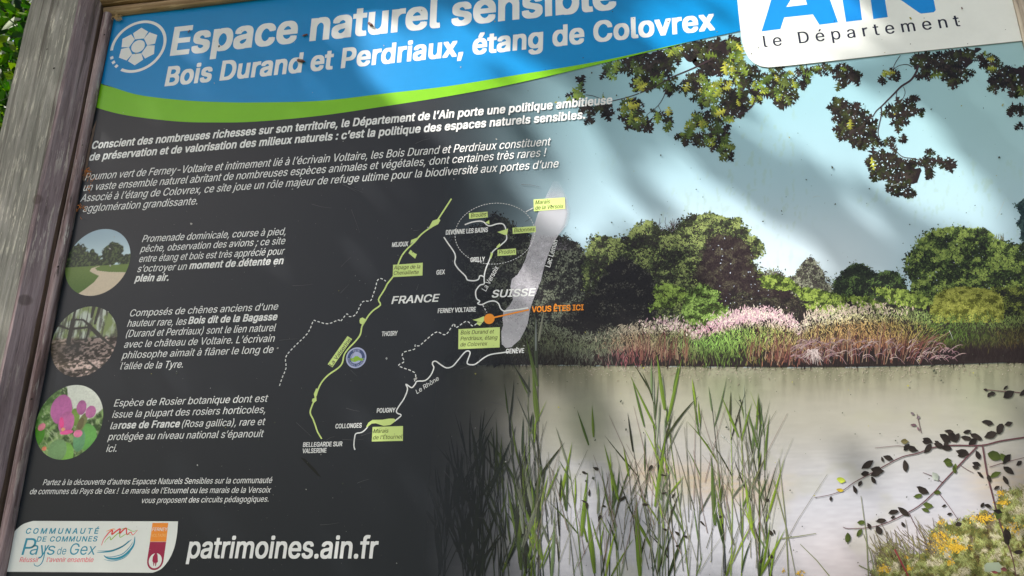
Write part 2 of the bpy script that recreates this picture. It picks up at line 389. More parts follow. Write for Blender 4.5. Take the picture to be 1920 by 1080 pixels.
def water_col(x, y):
    d = y - hor(x)
    c = mixc(ink((138, 134, 112)), ink((152, 150, 138)), sstep(0, 90, d))
    c = mixc(c, ink((163, 164, 170)), sstep(80, 260, d))
    c = mixc(c, ink((170, 163, 164)), sstep(240, 380, d) * sstep(1350, 1650, x))
    g = np.exp(-((x - 1370) / 60) ** 2 - ((y - 735) / 45) ** 2) + .7 * np.exp(-((x - 1100) / 45) ** 2 - ((y - 790) / 60) ** 2) + .6 * np.exp(-((x - 1850) / 70) ** 2 - ((y - 740) / 60) ** 2)
    c = mixc(c, ink((128, 136, 106)), np.clip(g, 0, 1) * .75)
    tan = np.exp(-((y - 905 - 14 * np.sin(x / 70)) / 34) ** 2) * sstep(1120, 1220, x) * sstep(1520, 1420, x) + .8 * np.exp(-((y - 900) / 45) ** 2) * sstep(1780, 1860, x)
    rip = fbm(x / 26, y / 2.6, 31, 3)
    c = mixc(c, ink((158, 144, 122)), np.clip(tan * (.35 + .9 * rip), 0, .9))
    c = c * (1 + .18 * (rip - .5)[..., None] * sstep(60, 200, d)[..., None])
    v = fbm(x / 7, y / 55, 51, 4); near = np.exp(-(d / 46) ** 2)
    c = c * (1 - (.06 + .34 * sstep(.35, .75, v)) [..., None] * near[..., None]); c = mixc(c, ink((112, 118, 92)), near * .30)
    m = fbm(x / 30, y / 9, 52, 5); c = c * (1 + .13 * (m - .5)[..., None]); c = mixc(c, ink((150, 150, 130)), sstep(.56, .7, fbm(x / 90, y / 60, 53)) * .35)
    c = c * (1 - .22 * np.exp(-(d / 4) ** 2)[..., None])
    n = fbm(x / 70, y / 140, 41)
    return c * (0.93 + .14 * n[..., None]) * (.68 + .07 * sstep(100, 300, d)[..., None])
ok = ((PY > hor(PX)) * 1.0)
base = np.where((PY > hor(PX))[..., None], water_col(PX, PY), sky_col(PX, PY))
panel_cols = base.reshape(-1, 3)
V = np.column_stack((gx.ravel(), np.zeros(gx.size), gz.ravel()))
i, j = np.meshgrid(np.arange(NX - 1), np.arange(NY - 1)); b = (j * NX + i).ravel()
panel = raw('panel', V, np.column_stack((b, b + 1, b + NX + 1, b + NX)).ravel(), np.arange(len(b)) * 4, M_PRINT, board, panel_cols)
panel['label'] = 'glossy printed panel with a photograph of a pond'
pb = pydata('panel_core', [(PL - .006, .0006, PB - .004), (PR + .006, .0006, PB - .004), (PR + .006, .0006, PT + .006), (PL - .006, .0006, PT + .006),
                   (PL - .006, .006, PB - .004), (PR + .006, .006, PB - .004), (PR + .006, .006, PT + .006), (PL - .006, .006, PT + .006)],
            [(0, 1, 2, 3), (4, 7, 6, 5), (0, 4, 5, 1), (1, 5, 6, 2), (2, 6, 7, 3), (3, 7, 4, 0)], M_STICK, board)

# ------------------------------------------------------------------ printed landscape (flat ink shapes)
def quads(cx, cy, ln, wd, ang, jit=.35):
    n = len(cx); a = np.array([[-.5, -.15], [.05, -.5], [.5, .1], [-.05, .5]])
    P = np.tile(a, (n, 1, 1)) + rng.normal(0, jit * .35, (n, 4, 2))
    x = P[..., 0] * ln[:, None]; y = P[..., 1] * wd[:, None]; c = np.cos(ang)[:, None]; s = np.sin(ang)[:, None]
    return np.stack((cx[:, None] + x * c - y * s, cy[:, None] + x * s + y * c), -1)
def ragged(poly, amp=5, step=4, seed=0):
    p = np.asarray(poly, float); out = []
    for k in range(len(p)):
        a = p[k]; b_ = p[(k + 1) % len(p)]; m = max(1, int(np.linalg.norm(b_ - a) / step))
        for q in range(m): out.append(a + (b_ - a) * q / m)
    out = np.array(out); r = np.random.default_rng(seed)
    return out + r.normal(0, amp * .5, out.shape)
LAYER_TREES = 1.0
def foliage(name, poly, dark, mid, light, n, size, layer, seed=0, clump=22, thr=.5, top=1.0, holes=0, edge=6, label=None, upper=.0):
    n = int(n * 1.7); size = size * .80
    r = np.random.default_rng(seed); P = np.asarray(poly, float)
    x0, y0 = P.min(0); x1, y1 = P.max(0)
    flat(name + '_shade', ragged(P, edge * .7, 5, seed), layer, ink_mat(name + '_base', dark, grime=.05), panel)
    m = int(n * 2.6); x = r.uniform(x0, x1, m); y = r.uniform(y0, y1, m)
    k = inpoly(x, y, P); x = x[k][:n]; y = y[k][:n]
    # edge sprays
    E_ = ragged(P, 0, 2.5, 0); e = E_[r.integers(0, len(E_), n // 4)]; e = e + r.normal(0, 1, e.shape) * (edge * (.2 + .6 * sstep(.4, .65, fbm(e[:, 0] / 9, e[:, 1] / 9, seed + 5))))[:, None]
    e = e[e[:, 1] < y1 - 6]
    x = np.concatenate((x, e[:, 0])); y = np.concatenate((y, e[:, 1])); ne = len(e)
    # light comes from above left: sides of the clumps that face it are pale
    f0 = fbm(x / clump + 9, y / clump * 1.25, seed); f1 = fbm((x - 5) / clump + 9, (y - 7) / clump * 1.25, seed)
    t = sstep(-.17, .22, (f0 - f1) * 1.4 + (f0 - thr) * 1.1)
    t = t * .62 + .46 * sstep(.40, .64, fbm(x / 7, y / 6, seed + 3)) * (.35 + t * .65) + .06
    if upper: t = t * np.clip(1 - upper * sstep(y0, y1, y), 0, 1)
    t = np.clip(t * top + r.normal(0, .24, len(x)), 0, 1)
    c = np.where((t < .5)[:, None], mixc(inkl(dark), inkl(mid), np.clip(t * 2, 0, 1)), mixc(inkl(mid), inkl(light), np.clip(t * 2 - 1, 0, 1)))
    c = c * r.uniform(.7, 1.25, (len(x), 1))
    s = size * r.uniform(.6, 1.5, len(x))
    o_ = r.permutation(len(x))
    Q = quads(x[o_], y[o_], s[o_], s[o_] * r.uniform(.45, .8, len(x)), r.uniform(0, 6.28, len(x)))
    o = sheet_polys(name, Q, np.clip(c[o_], .003, .85), layer + .15, M_PRINT, panel, .7)
    if label: o['label'] = label
    if holes:
        hx = r.uniform(x0, x1, holes * 3); hy = r.uniform(y0, y1, holes * 3); kk = inpoly(hx, hy, P); hx = hx[kk][:holes]; hy = hy[kk][:holes]
        Q = quads(hx, hy, r.uniform(1, 3.2, len(hx)), r.uniform(1, 2.4, len(hx)), r.uniform(0, 6, len(hx)))
        sheet_polys(name + '_gap', Q, np.tile(inkl((190, 200, 215)), (len(hx), 1)), layer + .95, M_PRINT, panel, .04)['kind'] = 'stuff'
    return o

treeA = [(835, 470), (850, 445), (870, 438), (890, 425), (903, 432), (912, 414), (930, 403), (948, 412), (962, 425), (985, 436), (1000, 447), (1020, 455), (1040, 446), (1060, 445), (1068, 452), (1080, 456), (1092, 470), (1100, 478), (1106, 500), (1118, 600), (1118, 684), (835, 684)]
treeB = [(1100, 478), (1108, 462), (1114, 447), (1135, 445), (1150, 450), (1167, 449), (1180, 443), (1184, 434), (1192, 427), (1210, 420), (1225, 420), (1234, 432), (1258, 437), (1270, 430), (1280, 417), (1295, 407), (1315, 405), (1337, 402), (1350, 407), (1370, 414), (1385, 410), (1390, 417), (1382, 425), (1400, 430), (1402, 442), (1422, 450), (1430, 462), (1425, 477), (1407, 487), (1417, 505), (1430, 520), (1440, 560), (1450, 684), (1100, 684)]
treeC = [(1425, 520), (1440, 508), (1460, 512), (1475, 522), (1490, 518), (1502, 500), (1512, 490), (1520, 483), (1531, 494), (1540, 508), (1546, 520), (1557, 536), (1570, 560), (1570, 640), (1430, 640)]
treeD = [(1560, 540), (1568, 524), (1580, 510), (1600, 497), (1608, 495), (1625, 503), (1645, 514), (1662, 509), (1680, 511), (1694, 525), (1700, 545), (1720, 640), (1560, 640)]
treeE = [(1690, 640), (1708, 560), (1712, 530), (1700, 505), (1700, 487), (1706, 478), (1717, 465), (1724, 455), (1732, 445), (1750, 435), (1772, 430), (1797, 428), (1822, 431), (1845, 430), (1862, 442), (1858, 450), (1875, 452), (1890, 460), (1907, 461), (1935, 452), (1935, 640)]
foliage('printed_tree', treeC, (52, 46, 46), (100, 104, 84), (150, 152, 132), 2600, 4.0, 1.0, 3, 20, .48)
foliage('printed_tree', treeD, (34, 36, 30), (56, 70, 46), (98, 122, 66), 2600, 4.2, 1.2, 4, 20, .5)
foliage('printed_tree', treeE, (32, 34, 28), (78, 98, 50), (146, 166, 84), 8600, 4.8, 1.4, 5, 26, .50, holes=60)
foliage('printed_tree', treeA, (32, 30, 30), (72, 76, 68), (126, 132, 112), 8500, 4.0, 1.6, 1, 24, .50)
foliage('printed_tree', treeB, (38, 34, 32), (72, 84, 52), (148, 162, 96), 12500, 4.6, 2.0, 2, 32, .47, upper=.5, label='large printed tree left of the pale lake shape')
# the shaded right flank of the big tree and the gloom under it
shadeB = [(1325, 455), (1345, 440), (1380, 448), (1402, 462), (1412, 482), (1400, 492), (1412, 505), (1440, 530), (1480, 548), (1500, 575), (1512, 600), (1460, 605), (1380, 602), (1345, 590), (1340, 545), (1300, 520), (1318, 488)]
foliage('printed_tree', shadeB, (42, 33, 34), (56, 47, 44), (84, 80, 64), 4200, 3.6, 3.2, 12, 18, .56, holes=50, edge=9)
gloom = [(1105, 560), (1140, 500), (1165, 478), (1205, 500), (1226, 520), (1230, 545), (1225, 600), (1260, 610), (1230, 640), (1150, 640), (1010, 620), (1060, 590)]
foliage('printed_undergrowth', gloom, (28, 26, 26), (40, 38, 36), (92, 92, 80), 1500, 3.2, 3.5, 13, 16, .62, edge=9)
foliage('printed_undergrowth', [(1370, 545), (1440, 560), (1560, 560), (1760, 575), (1760, 640), (1370, 640)], (30, 26, 26), (46, 44, 36), (80, 84, 60), 1800, 3.4, 3.6, 14, 16, .6)
foliage('printed_undergrowth', [(1860, 540), (1925, 540), (1925, 600), (1880, 600)], (30, 28, 26), (70, 80, 36), (120, 130, 60), 700, 4, 3.6, 15, 16, .6)
foliage('printed_conifer', [(1903, 384), (1925, 372), (1925, 455), (1912, 450), (1916, 432), (1906, 420), (1915, 404)], (30, 46, 48), (44, 66, 66), (70, 92, 84), 260, 4, 1.5, 44, 10, .5, edge=4)
# brighter bushes in front
foliage('printed_bush', [(1218, 585), (1232, 562), (1224, 545), (1250, 533), (1282, 542), (1290, 556), (1268, 566), (1262, 578), (1240, 574)], (40, 40, 28), (92, 112, 48), (150, 178, 84), 900, 4.2, 4.4, 16, 11, .42, edge=5)
foliage('printed_bush', [(1283, 580), (1288, 556), (1300, 544), (1316, 536), (1332, 540), (1346, 552), (1344, 568), (1362, 578), (1370, 588), (1350, 598), (1332, 612), (1300, 614), (1284, 600)], (44, 46, 26), (96, 124, 56), (154, 186, 96), 1500, 4.2, 4.4, 17, 12, .42, edge=4)
for k, pl_ in enumerate([[(1488, 545), (1510, 540), (1545, 546), (1590, 560), (1580, 570), (1540, 566), (1505, 562)], [(1510, 572), (1540, 562), (1575, 566), (1600, 582), (1575, 590), (1530, 588)], [(1590, 555), (1625, 560), (1660, 572), (1652, 580), (1610, 574)], [(1640, 542), (1700, 545), (1742, 560), (1735, 580), (1670, 568)], [(1425, 522), (1450, 516), (1480, 524), (1500, 540), (1470, 545), (1435, 540)]]):
    foliage('printed_bush', pl_, (44, 48, 26), (88, 108, 46), (146, 166, 78), 700, 4.4, 4.8 + .02 * k, 20 + k, 9, .36, edge=4)
foliage('printed_bush', [(1748, 590), (1752, 565), (1765, 549), (1790, 541), (1815, 540), (1852, 545), (1874, 556), (1880, 572), (1880, 605), (1750, 605)], (72, 74, 26), (118, 124, 50), (158, 162, 78), 2600, 4.2, 5.2, 30, 12, .38, edge=4, label='round olive green printed bush')

# reed bed: dark foot, red brown stems, green blades, pale and pink plumes
def reedbed():
    top_l = [(880, 640), (965, 628), (1010, 610), (1040, 606), (1065, 618), (1085, 626), (1120, 622), (1160, 612), (1200, 604), (1250, 602), (1290, 606), (1300, 622), (1320, 610), (1347, 600), (1370, 592), (1400, 585), (1435, 585), (1455, 587), (1470, 590), (1490, 598), (1499, 612), (1506, 600), (1520, 586), (1560, 581), (1600, 576), (1650, 574), (1700, 578), (1750, 586), (1800, 590), (1850, 588), (1890, 592), (1925, 584)]
    T = np.array(top_l, float)
    basepoly = [(880, 650)] + [(x, y + 8) for x, y in top_l[1:]] + [(1925, 681), (1880, 680), (1680, 686.5), (1600, 687.8), (1440, 688.3), (1200, 685.5), (960, 683.5), (880, 683)]
    flat('printed_reed_bed_shade', basepoly, 5.5, ink_mat('reed_base', (34, 28, 26)), panel)
    n = 15000; r = np.random.default_rng(50)
    x = r.uniform(885, 1922, n); ty = np.interp(x, T[:, 0], T[:, 1]) + r.normal(0, 3.5, n); by = hor(x) - r.uniform(0, 4, n)
    zx = x + r.normal(0, 20, n)
    h = r.beta(1.5, 1.05, n); y = by + (ty - by) * h
    # colours by zone
    def zone(keys, cols): return np.column_stack([np.interp(zx, keys, np.array(cols, float)[:, k]) for k in range(3)])
    K = [880, 1010, 1140, 1170, 1230, 1290, 1330, 1400, 1440, 1500, 1520, 1600, 1700, 1760, 1850, 1920]
    plume = zone(K, [(60, 62, 54), (98, 104, 84), (104, 108, 92), (150, 140, 120), (168, 158, 142), (150, 160, 120), (206, 150, 168), (206, 174, 182), (206, 180, 182), (208, 186, 176), (196, 196, 168), (178, 174, 134), (130, 142, 92), (96, 120, 60), (88, 108, 56), (110, 124, 70)])
    mid = zone(K, [(50, 52, 44), (88, 94, 70), (92, 98, 78), (138, 118, 96), (128, 122, 92), (98, 116, 66), (118, 158, 76), (130, 158, 82), (140, 148, 84), (160, 146, 100), (156, 142, 92), (162, 132, 88), (134, 120, 70), (70, 92, 40), (58, 66, 34), (72, 66, 36)])
    low = zone(K, [(40, 38, 34), (60, 60, 48), (84, 88, 76), (118, 66, 74), (100, 72, 62), (88, 84, 58), (86, 108, 52), (90, 112, 54), (132, 92, 70), (116, 76, 68), (122, 78, 68), (112, 68, 58), (108, 60, 56), (66, 60, 32), (50, 44, 28), (54, 40, 28)])
    c = np.where((h > .72)[:, None], mixc(ink_arr(mid), ink_arr(plume), sstep(.66, .9, h)), mixc(ink_arr(low), ink_arr(mid), sstep(.22, .62, h)))
    c = c * (r.uniform(.35, 1.75, n)[:, None]) * (.75 + .5 * fbm(x / 9, y / 16, 61))[:, None]
    dk = r.random(n) < (.42 * sstep(.45, .1, h) + .13 + .75 * sstep(1470, 1560, x) * sstep(.42, .22, h)); c[dk] = inkl((36, 28, 26))
    ln = r.uniform(5, 17, n) * (.7 + .5 * (h < .6)); ang = -math.pi / 2 + r.normal(0, .55, n) * (.4 + h)
    lean = sstep(1700, 1760, x) * sstep(1800, 1740, x); ang = ang + lean * .9
    hy = y + ln * .2
    wd = r.uniform(.8, 1.9, n)
    o_ = np.argsort(-h + r.normal(0, .35, n))
    sheet_polys('printed_reed_bed', quads(x, hy, ln, wd, ang, .2)[o_], np.clip(c[o_], .004, .85), 5.6, M_PRINT, panel, .8)['label'] = 'printed reed bed with pink plumes along the far bank'
    P = []; C = []                                        # red brown stems over the dark foot of the bank
    for k in range(300):
        x0 = r.choice([r.uniform(1500, 1760), r.uniform(1510, 1600), r.uniform(1640, 1730), r.uniform(1180, 1290), r.uniform(1400, 1500)]); y1 = hor(x0) - r.uniform(2, 26); L_ = r.uniform(24, 62); a = r.normal(.1, .16) + (.45 if x0 > 1700 else 0)
        A, B_ = stroke_quads(np.array([(x0, y1), (x0 + L_ * .5 * math.sin(a) * .8, y1 - L_ * .5), (x0 + L_ * math.sin(a) * 1.2, y1 - L_ * math.cos(a))]), 1.2, .7); cc = inkl(random.choice([(118, 74, 64), (134, 100, 82), (96, 60, 54), (160, 138, 116), (108, 66, 66)])) * r.uniform(.4, 1.05)
        for q in range(2): P.append([A[q], A[q + 1], B_[q + 1], B_[q]]); C.append(cc)
    sheet_polys('printed_reed_stems', np.array(P), np.clip(np.array(C), 0, .85), 6.45, M_PRINT, panel, .05)['kind'] = 'stuff'
    # pink plumes standing above
    n = 900; x = np.concatenate((r.normal(1410, 45, n), r.normal(1270, 40, 200), r.normal(1580, 55, 350))); n = len(x)
    y = np.interp(x, T[:, 0], T[:, 1]) + r.normal(4, 7, n)
    col = inkl((212, 178, 186)) * r.uniform(.6, 1.1, (n, 1)); k = r.random(n) < .3; col[k] = inkl((232, 222, 206))
    k = x > 1500; col[k] = inkl((206, 188, 172)) * r.uniform(.6, 1.1, (k.sum(), 1))
    sheet_polys('printed_plume', quads(x, y, r.uniform(3, 8, n), r.uniform(1.2, 2.6, n), -1.57 + r.normal(0, .5, n)), np.clip(col, 0, .85), 6.5, M_PRINT, panel, .3)
    # fallen pale blades at the water line
    n = 120; P = []; C = []
    for k in range(n):
        x0 = r.choice([r.uniform(1480, 1560), r.uniform(1540, 1720), r.uniform(1700, 1790)]); y0 = r.uniform(640, 675); L_ = r.uniform(10, 30); a = r.uniform(-.2, .9)
        s = np.linspace(0, 1, 5); xs = x0 + L_ * s; ys = y0 - 8 * np.sin(s * 2.2) + L_ * math.sin(a) * s * s
        ys = np.minimum(ys, 684); A, B_ = stroke_quads(np.column_stack((xs, ys)), 2.0, .6)
        for q in range(4): P.append([A[q], A[q + 1], B_[q + 1], B_[q]]); C.append(inkl(random.choice([(160, 132, 134), (128, 100, 106), (170, 152, 146)])) * r.uniform(.4, .95))
    for k in range(34):                                   # tuft that spills onto the water
        x0 = 1524 + r.normal(0, 4); a = r.normal(0, .5); L_ = r.uniform(14, 34); s = np.linspace(0, 1, 4)
        p_ = np.column_stack((x0 + L_ * math.sin(a) * s, 655 + L_ * math.cos(a) * s)); A, B_ = stroke_quads(p_, 1.3, .5)
        for q in range(3): P.append([A[q], A[q + 1], B_[q + 1], B_[q]]); C.append(inkl((196, 182, 178)) * r.uniform(.5, 1.1))
    sheet_polys('printed_fallen_blades', np.array(P), np.clip(np.array(C), 0, .85), 6.9, M_PRINT, panel, .3)
    # reflections just under the bank
    n = 900; x = r.uniform(960, 1920, n); y = hor(x) + 2 + np.abs(r.normal(0, 12, n))
    col = mixc(inkl((126, 116, 98)), inkl((176, 166, 150)), r.random(n))
    sheet_polys('printed_reflection', quads(x, y, r.uniform(1.5, 6, n), r.uniform(.6, 1.4, n), np.where(r.random(n) < .5, 0, 1.5) + r.normal(0, .4, n)), col, 5.7, M_PRINT, panel, .2)
def ink_arr(a): return np.clip(lin(a) / KLIT, .004, .86)
reedbed()

# lake twigs: bare crown of the far tree
P = []; C = []
r_ = np.random.default_rng(77)
for (x0, y0, L0, nb, c_) in [(1262, 436, 34, 60, (74, 66, 70)), (932, 430, 26, 40, (66, 62, 70)), (1050, 462, 20, 26, (84, 80, 84)), (1455, 512, 14, 16, (80, 74, 70)), (1870, 445, 14, 12, (90, 90, 70))]:
    for k in range(nb):
        a = r_.normal(0, .75); L_ = L0 * r_.uniform(.5, 1.05); x1 = x0 + r_.normal(0, L0 * .45); s = np.linspace(0, 1, 5)
        p_ = np.column_stack((x1 + L_ * np.sin(a) * s + r_.normal(0, .8, 5), y0 + 6 - L_ * np.cos(a) * s + r_.normal(0, .8, 5))); A, B_ = stroke_quads(p_, 1.5, .7)
        for q in range(4): P.append([A[q], A[q + 1], B_[q + 1], B_[q]]); C.append(ink(c_))
sheet_polys('printed_twigs', np.array(P), np.array(C), 1.8, M_PRINT, panel, .1)['kind'] = 'stuff'

# oak sprays hanging from the top
OAK = np.array([(0, 0), (.12, .03), (.24, .19), (.27, .06), (.33, .06), (.48, .33), (.50, .20), (.49, .08), (.56, .08), (.72, .37), (.75, .22), (.73, .10), (.80, .09), (.94, .24), (.93, .10), (1.06, 0)])
OAK = np.concatenate((OAK, (OAK * [1, -1])[-2:0:-1]))
def leaves(name, L_, layer, label=None, shape=OAK):
    """L_: (x, y, length, angle, colour, width factor)"""
    k = len(shape); P = np.zeros((len(L_), k, 2)); C = np.zeros((len(L_), 3))
    for i_, (x, y, s, a, c, wf) in enumerate(L_):
        q = shape * [s, s * wf] + np.random.default_rng(i_).normal(0, .025 * s, shape.shape); ca, sa = math.cos(a), math.sin(a)
        P[i_] = np.column_stack((x + q[:, 0] * ca - q[:, 1] * sa, y + q[:, 0] * sa + q[:, 1] * ca)); C[i_] = c
    sh = np.where(shape[:, 1] >= 0, 1.18, .72) * (1.0 - .18 * np.cos(shape[:, 0] * 6)); C = (C[:, None, :] * sh[None, :, None]).reshape(-1, 3)
    o = sheet_polys(name, P, C, layer, M_PRINT, panel, .8)
    if label: o['label'] = label
    return o
DK = [(44, 36, 32), (34, 30, 26), (56, 48, 42), (46, 50, 28), (50, 44, 36), (60, 66, 34)]; LT = [(112, 132, 50), (140, 152, 58), (90, 112, 46), (166, 168, 66), (74, 92, 42), (98, 112, 54)]; GN = [(80, 104, 52), (98, 122, 60), (62, 84, 44)]
r_ = np.random.default_rng(88)
CL = [  # cx, cy, rx, ry, n, share of light leaves, length
    (1150, 122, 24, 10, 16, .6, 22), (1138, 138, 14, 10, 8, .8, 20), (1190, 120, 34, 18, 46, .15, 24), (1225, 128, 34, 26, 60, .02, 26), (1212, 150, 26, 20, 36, .05, 24), (1200, 165, 12, 10, 8, .5, 20),
    (1268, 100, 22, 14, 16, .3, 20), (1262, 92, 30, 8, 14, .4, 18), (1320, 95, 40, 22, 60, .05, 24), (1340, 120, 34, 22, 50, .03, 24), (1385, 84, 26, 20, 34, .45, 20), (1378, 120, 18, 30, 30, .55, 20),
    (1300, 150, 26, 16, 34, .2, 22), (1290, 165, 22, 14, 18, .2, 18), (1252, 160, 14, 14, 12, .6, 22), (1245, 135, 10, 14, 8, .7, 18), (1322, 165, 12, 12, 12, .05, 20),
    (1088, 162, 9, 12, 6, .9, 22), (1078, 176, 12, 7, 6, .9, 22), (1074, 186, 10, 5, 4, .9, 16), (1128, 180, 5, 3, 2, .1, 12), (1100, 205, 16, 9, 10, .1, 20), (1135, 207, 14, 12, 12, .08, 22), (1107, 222, 10, 7, 6, .1, 18),
    (1180, 190, 12, 9, 8, .95, 22), (1172, 203, 10, 6, 5, .95, 20), (1198, 198, 10, 10, 8, .9, 20), (1185, 222, 20, 16, 26, .55, 22), (1205, 234, 16, 12, 18, .15, 22), (1230, 215, 12, 9, 8, .6, 20), (1256, 230, 8, 10, 7, .95, 22), (1252, 210, 9, 4, 4, .4, 16),
    (1320, 185, 26, 16, 20, .75, 22), (1345, 165, 30, 16, 26, .75, 20), (1375, 160, 24, 22, 30, .45, 20), (1400, 140, 26, 30, 42, .35, 20), (1380, 195, 30, 22, 46, .1, 22), (1352, 215, 26, 20, 34, .5, 20), (1318, 225, 20, 14, 18, .8, 20), (1300, 236, 16, 10, 14, .85, 18),
    (1290, 258, 22, 10, 18, .55, 20), (1320, 262, 22, 12, 24, .35, 20), (1350, 250, 24, 18, 30, .3, 20), (1340, 272, 14, 12, 14, .3, 20), (1362, 288, 10, 10, 12, .3, 20), (1362, 280, 14, 10, 10, .6, 18), (1420, 175, 22, 18, 22, .5, 20),
    (1455, 145, 24, 20, 34, .4, 20), (1470, 180, 22, 22, 36, .12, 22), (1455, 165, 16, 16, 18, .5, 18), (1500, 145, 24, 22, 30, .5, 18), (1540, 130, 22, 10, 18, .5, 18), (1580, 130, 16, 10, 16, .2, 20), (1590, 145, 24, 15, 30, .06, 22), (1575, 155, 10, 10, 8, .5, 18), (1470, 195, 10, 8, 8, .1, 18),
    (1655, 152, 8, 10, 7, .15, 18), (1678, 140, 9, 10, 7, .4, 20), (1660, 135, 10, 5, 4, .3, 14),
    (1745, 115, 34, 16, 50, .04, 22), (1780, 125, 32, 20, 56, .03, 24), (1740, 140, 18, 8, 12, .6, 20), (1790, 148, 24, 10, 20, .05, 22), (1815, 135, 18, 6, 6, .05, 20), (1720, 112, 16, 8, 14, .1, 18), (1800, 100, 30, 8, 20, .1, 20),
    (1850, 110, 26, 12, 20, .5, 14), (1875, 130, 26, 12, 30, .2, 18), (1885, 150, 30, 16, 40, .03, 24), (1905, 165, 18, 10, 20, .05, 24), (1860, 168, 10, 6, 5, .1, 18), (1845, 118, 14, 8, 10, .3, 18), (1908, 170, 12, 5, 5, .9, 22), (1905, 205, 14, 12, 14, .05, 22), (1912, 235, 8, 6, 4, .1, 16),
    (1575, 205, 16, 18, 34, .04, 22), (1590, 225, 20, 16, 34, .1, 22), (1605, 245, 26, 18, 46, .02, 24), (1625, 235, 16, 16, 26, .02, 22), (1578, 248, 10, 10, 10, .02, 20), (1615, 262, 22, 10, 26, .03, 22), (1645, 265, 10, 10, 10, .1, 18), (1612, 212, 12, 8, 10, .05, 20), (1566, 222, 8, 6, 6, .8, 16), (1600, 208, 10, 14, 10, .05, 20),
    (1690, 205, 26, 14, 34, .04, 22), (1710, 185, 10, 8, 8, .02, 18), (1688, 225, 12, 12, 12, .08, 20), (1720, 210, 14, 6, 8, .02, 20), (1684, 240, 4, 4, 3, .9, 16), (1665, 212, 12, 6, 8, .2, 16),
    (1670, 265, 10, 7, 8, .05, 16), (1698, 262, 10, 5, 6, .05, 18), (1620, 272, 10, 6, 6, .1, 16), (1678, 280, 4, 8, 4, .1, 16),
    (1645, 300, 20, 16, 40, .02, 22), (1660, 310, 26, 22, 60, .01, 24), (1685, 325, 26, 24, 70, .01, 24), (1690, 350, 20, 14, 36, .03, 20), (1645, 325, 12, 10, 14, .12, 20), (1675, 350, 14, 8, 16, .05, 18), (1700, 358, 18, 8, 20, .04, 18), (1700, 308, 10, 6, 10, .02, 18),
    (1715, 304, 16, 5, 12, .02, 18), (1740, 305, 13, 8, 14, .02, 20), (1743, 320, 8, 9, 12, .04, 20), (1745, 285, 8, 5, 6, .05, 18), (1775, 306, 14, 8, 12, .04, 22), (1760, 300, 8, 4, 5, .1, 16)]
MASS = [[(1180, 106), (1250, 92), (1300, 80), (1345, 76), (1340, 100), (1300, 118), (1278, 108), (1262, 112), (1250, 140), (1228, 158), (1205, 150), (1200, 132), (1178, 128)],
        [(1296, 100), (1330, 82), (1372, 72), (1388, 70), (1386, 96), (1364, 104), (1362, 138), (1340, 146), (1318, 130), (1302, 122)], [(1366, 182), (1402, 170), (1398, 200), (1372, 206), (1352, 222), (1350, 200)], [(1286, 142), (1306, 140), (1316, 160), (1300, 172), (1282, 160)],
        [(1742, 102), (1800, 96), (1838, 90), (1820, 118), (1808, 132), (1800, 152), (1785, 152), (1770, 138), (1748, 128), (1722, 122)], [(1868, 140), (1925, 122), (1925, 180), (1890, 164), (1862, 160)],
        [(1564, 200), (1588, 206), (1600, 226), (1634, 232), (1644, 244), (1636, 268), (1604, 264), (1586, 246), (1568, 226)], [(1640, 290), (1668, 286), (1692, 304), (1726, 320), (1720, 342), (1700, 352), (1680, 362), (1668, 344), (1680, 330), (1650, 322), (1634, 304)], [(1684, 198), (1706, 194), (1724, 206), (1700, 222), (1682, 216)], [(1464, 172), (1484, 170), (1482, 196), (1462, 196)], [(1584, 136), (1610, 136), (1616, 156), (1590, 156)], [(1176, 220), (1200, 222), (1216, 238), (1196, 246), (1176, 238)]]
for k_, m_ in enumerate(MASS): flat('printed_oak_mass', ragged(m_, 5, 4, k_), 1.3, ink_mat('oak_mass', None, raw_rgb=tuple(inkl((42, 33, 32)))) if k_ == 0 else bpy.data.materials['oak_mass'], panel)
Ld, Ll = [], []
def under_band(x, y):   # keep leaves off the header and the sticker
    lim = np.interp(x, [1000, 1120, 1305, 1386, 1392, 1400, 1415, 1435, 1540, 1920], [150, 122, 76, 60, 88, 106, 121, 128, 118, 79])
    return y > lim - 3
for (cx, cy, rx, ry, n, lf, s) in CL:
    for k in range(int(n * .95)):
        a = r_.uniform(0, 6.283); q = math.sqrt(r_.random()); x = cx + rx * q * math.cos(a) * .8; y = cy + ry * q * math.sin(a) * .8
        s_ = s * r_.uniform(.7, 1.3); an = math.atan2(y - cy + 5, x - cx) + r_.normal(0, .6)
        x -= math.cos(an) * s_ * .5; y -= math.sin(an) * s_ * .5
        tx = x + math.cos(an) * s_; ty = y + math.sin(an) * s_
        if not (under_band(x, y) and under_band(tx, ty) and under_band((x + tx) / 2 + 4, (y + ty) / 2 - 5)): continue
        if r_.random() < lf * (.55 if cx < 1540 else .22):
            c = inkl(random.choice(LT)) if cx > 1160 else ink(random.choice(GN + LT[:1])); Ll.append((x, y, s_, an, np.clip(c * r_.uniform(.7, 1.25), 0, .8), r_.uniform(.8, 1.3)))
        else:
            Ld.append((x, y, s_, an, inkl(random.choice(DK)) * r_.uniform(.6, 1.3), r_.uniform(.75, 1.15)))
leaves('printed_oak_leaves', Ld, 1.4, 'dark printed oak leaves hanging from the top')
leaves('printed_oak_leaves', Ll, 2.4, 'yellow green printed oak leaves hanging from the top')
M_BARK = ink_mat('printed_bark', (52, 40, 42))
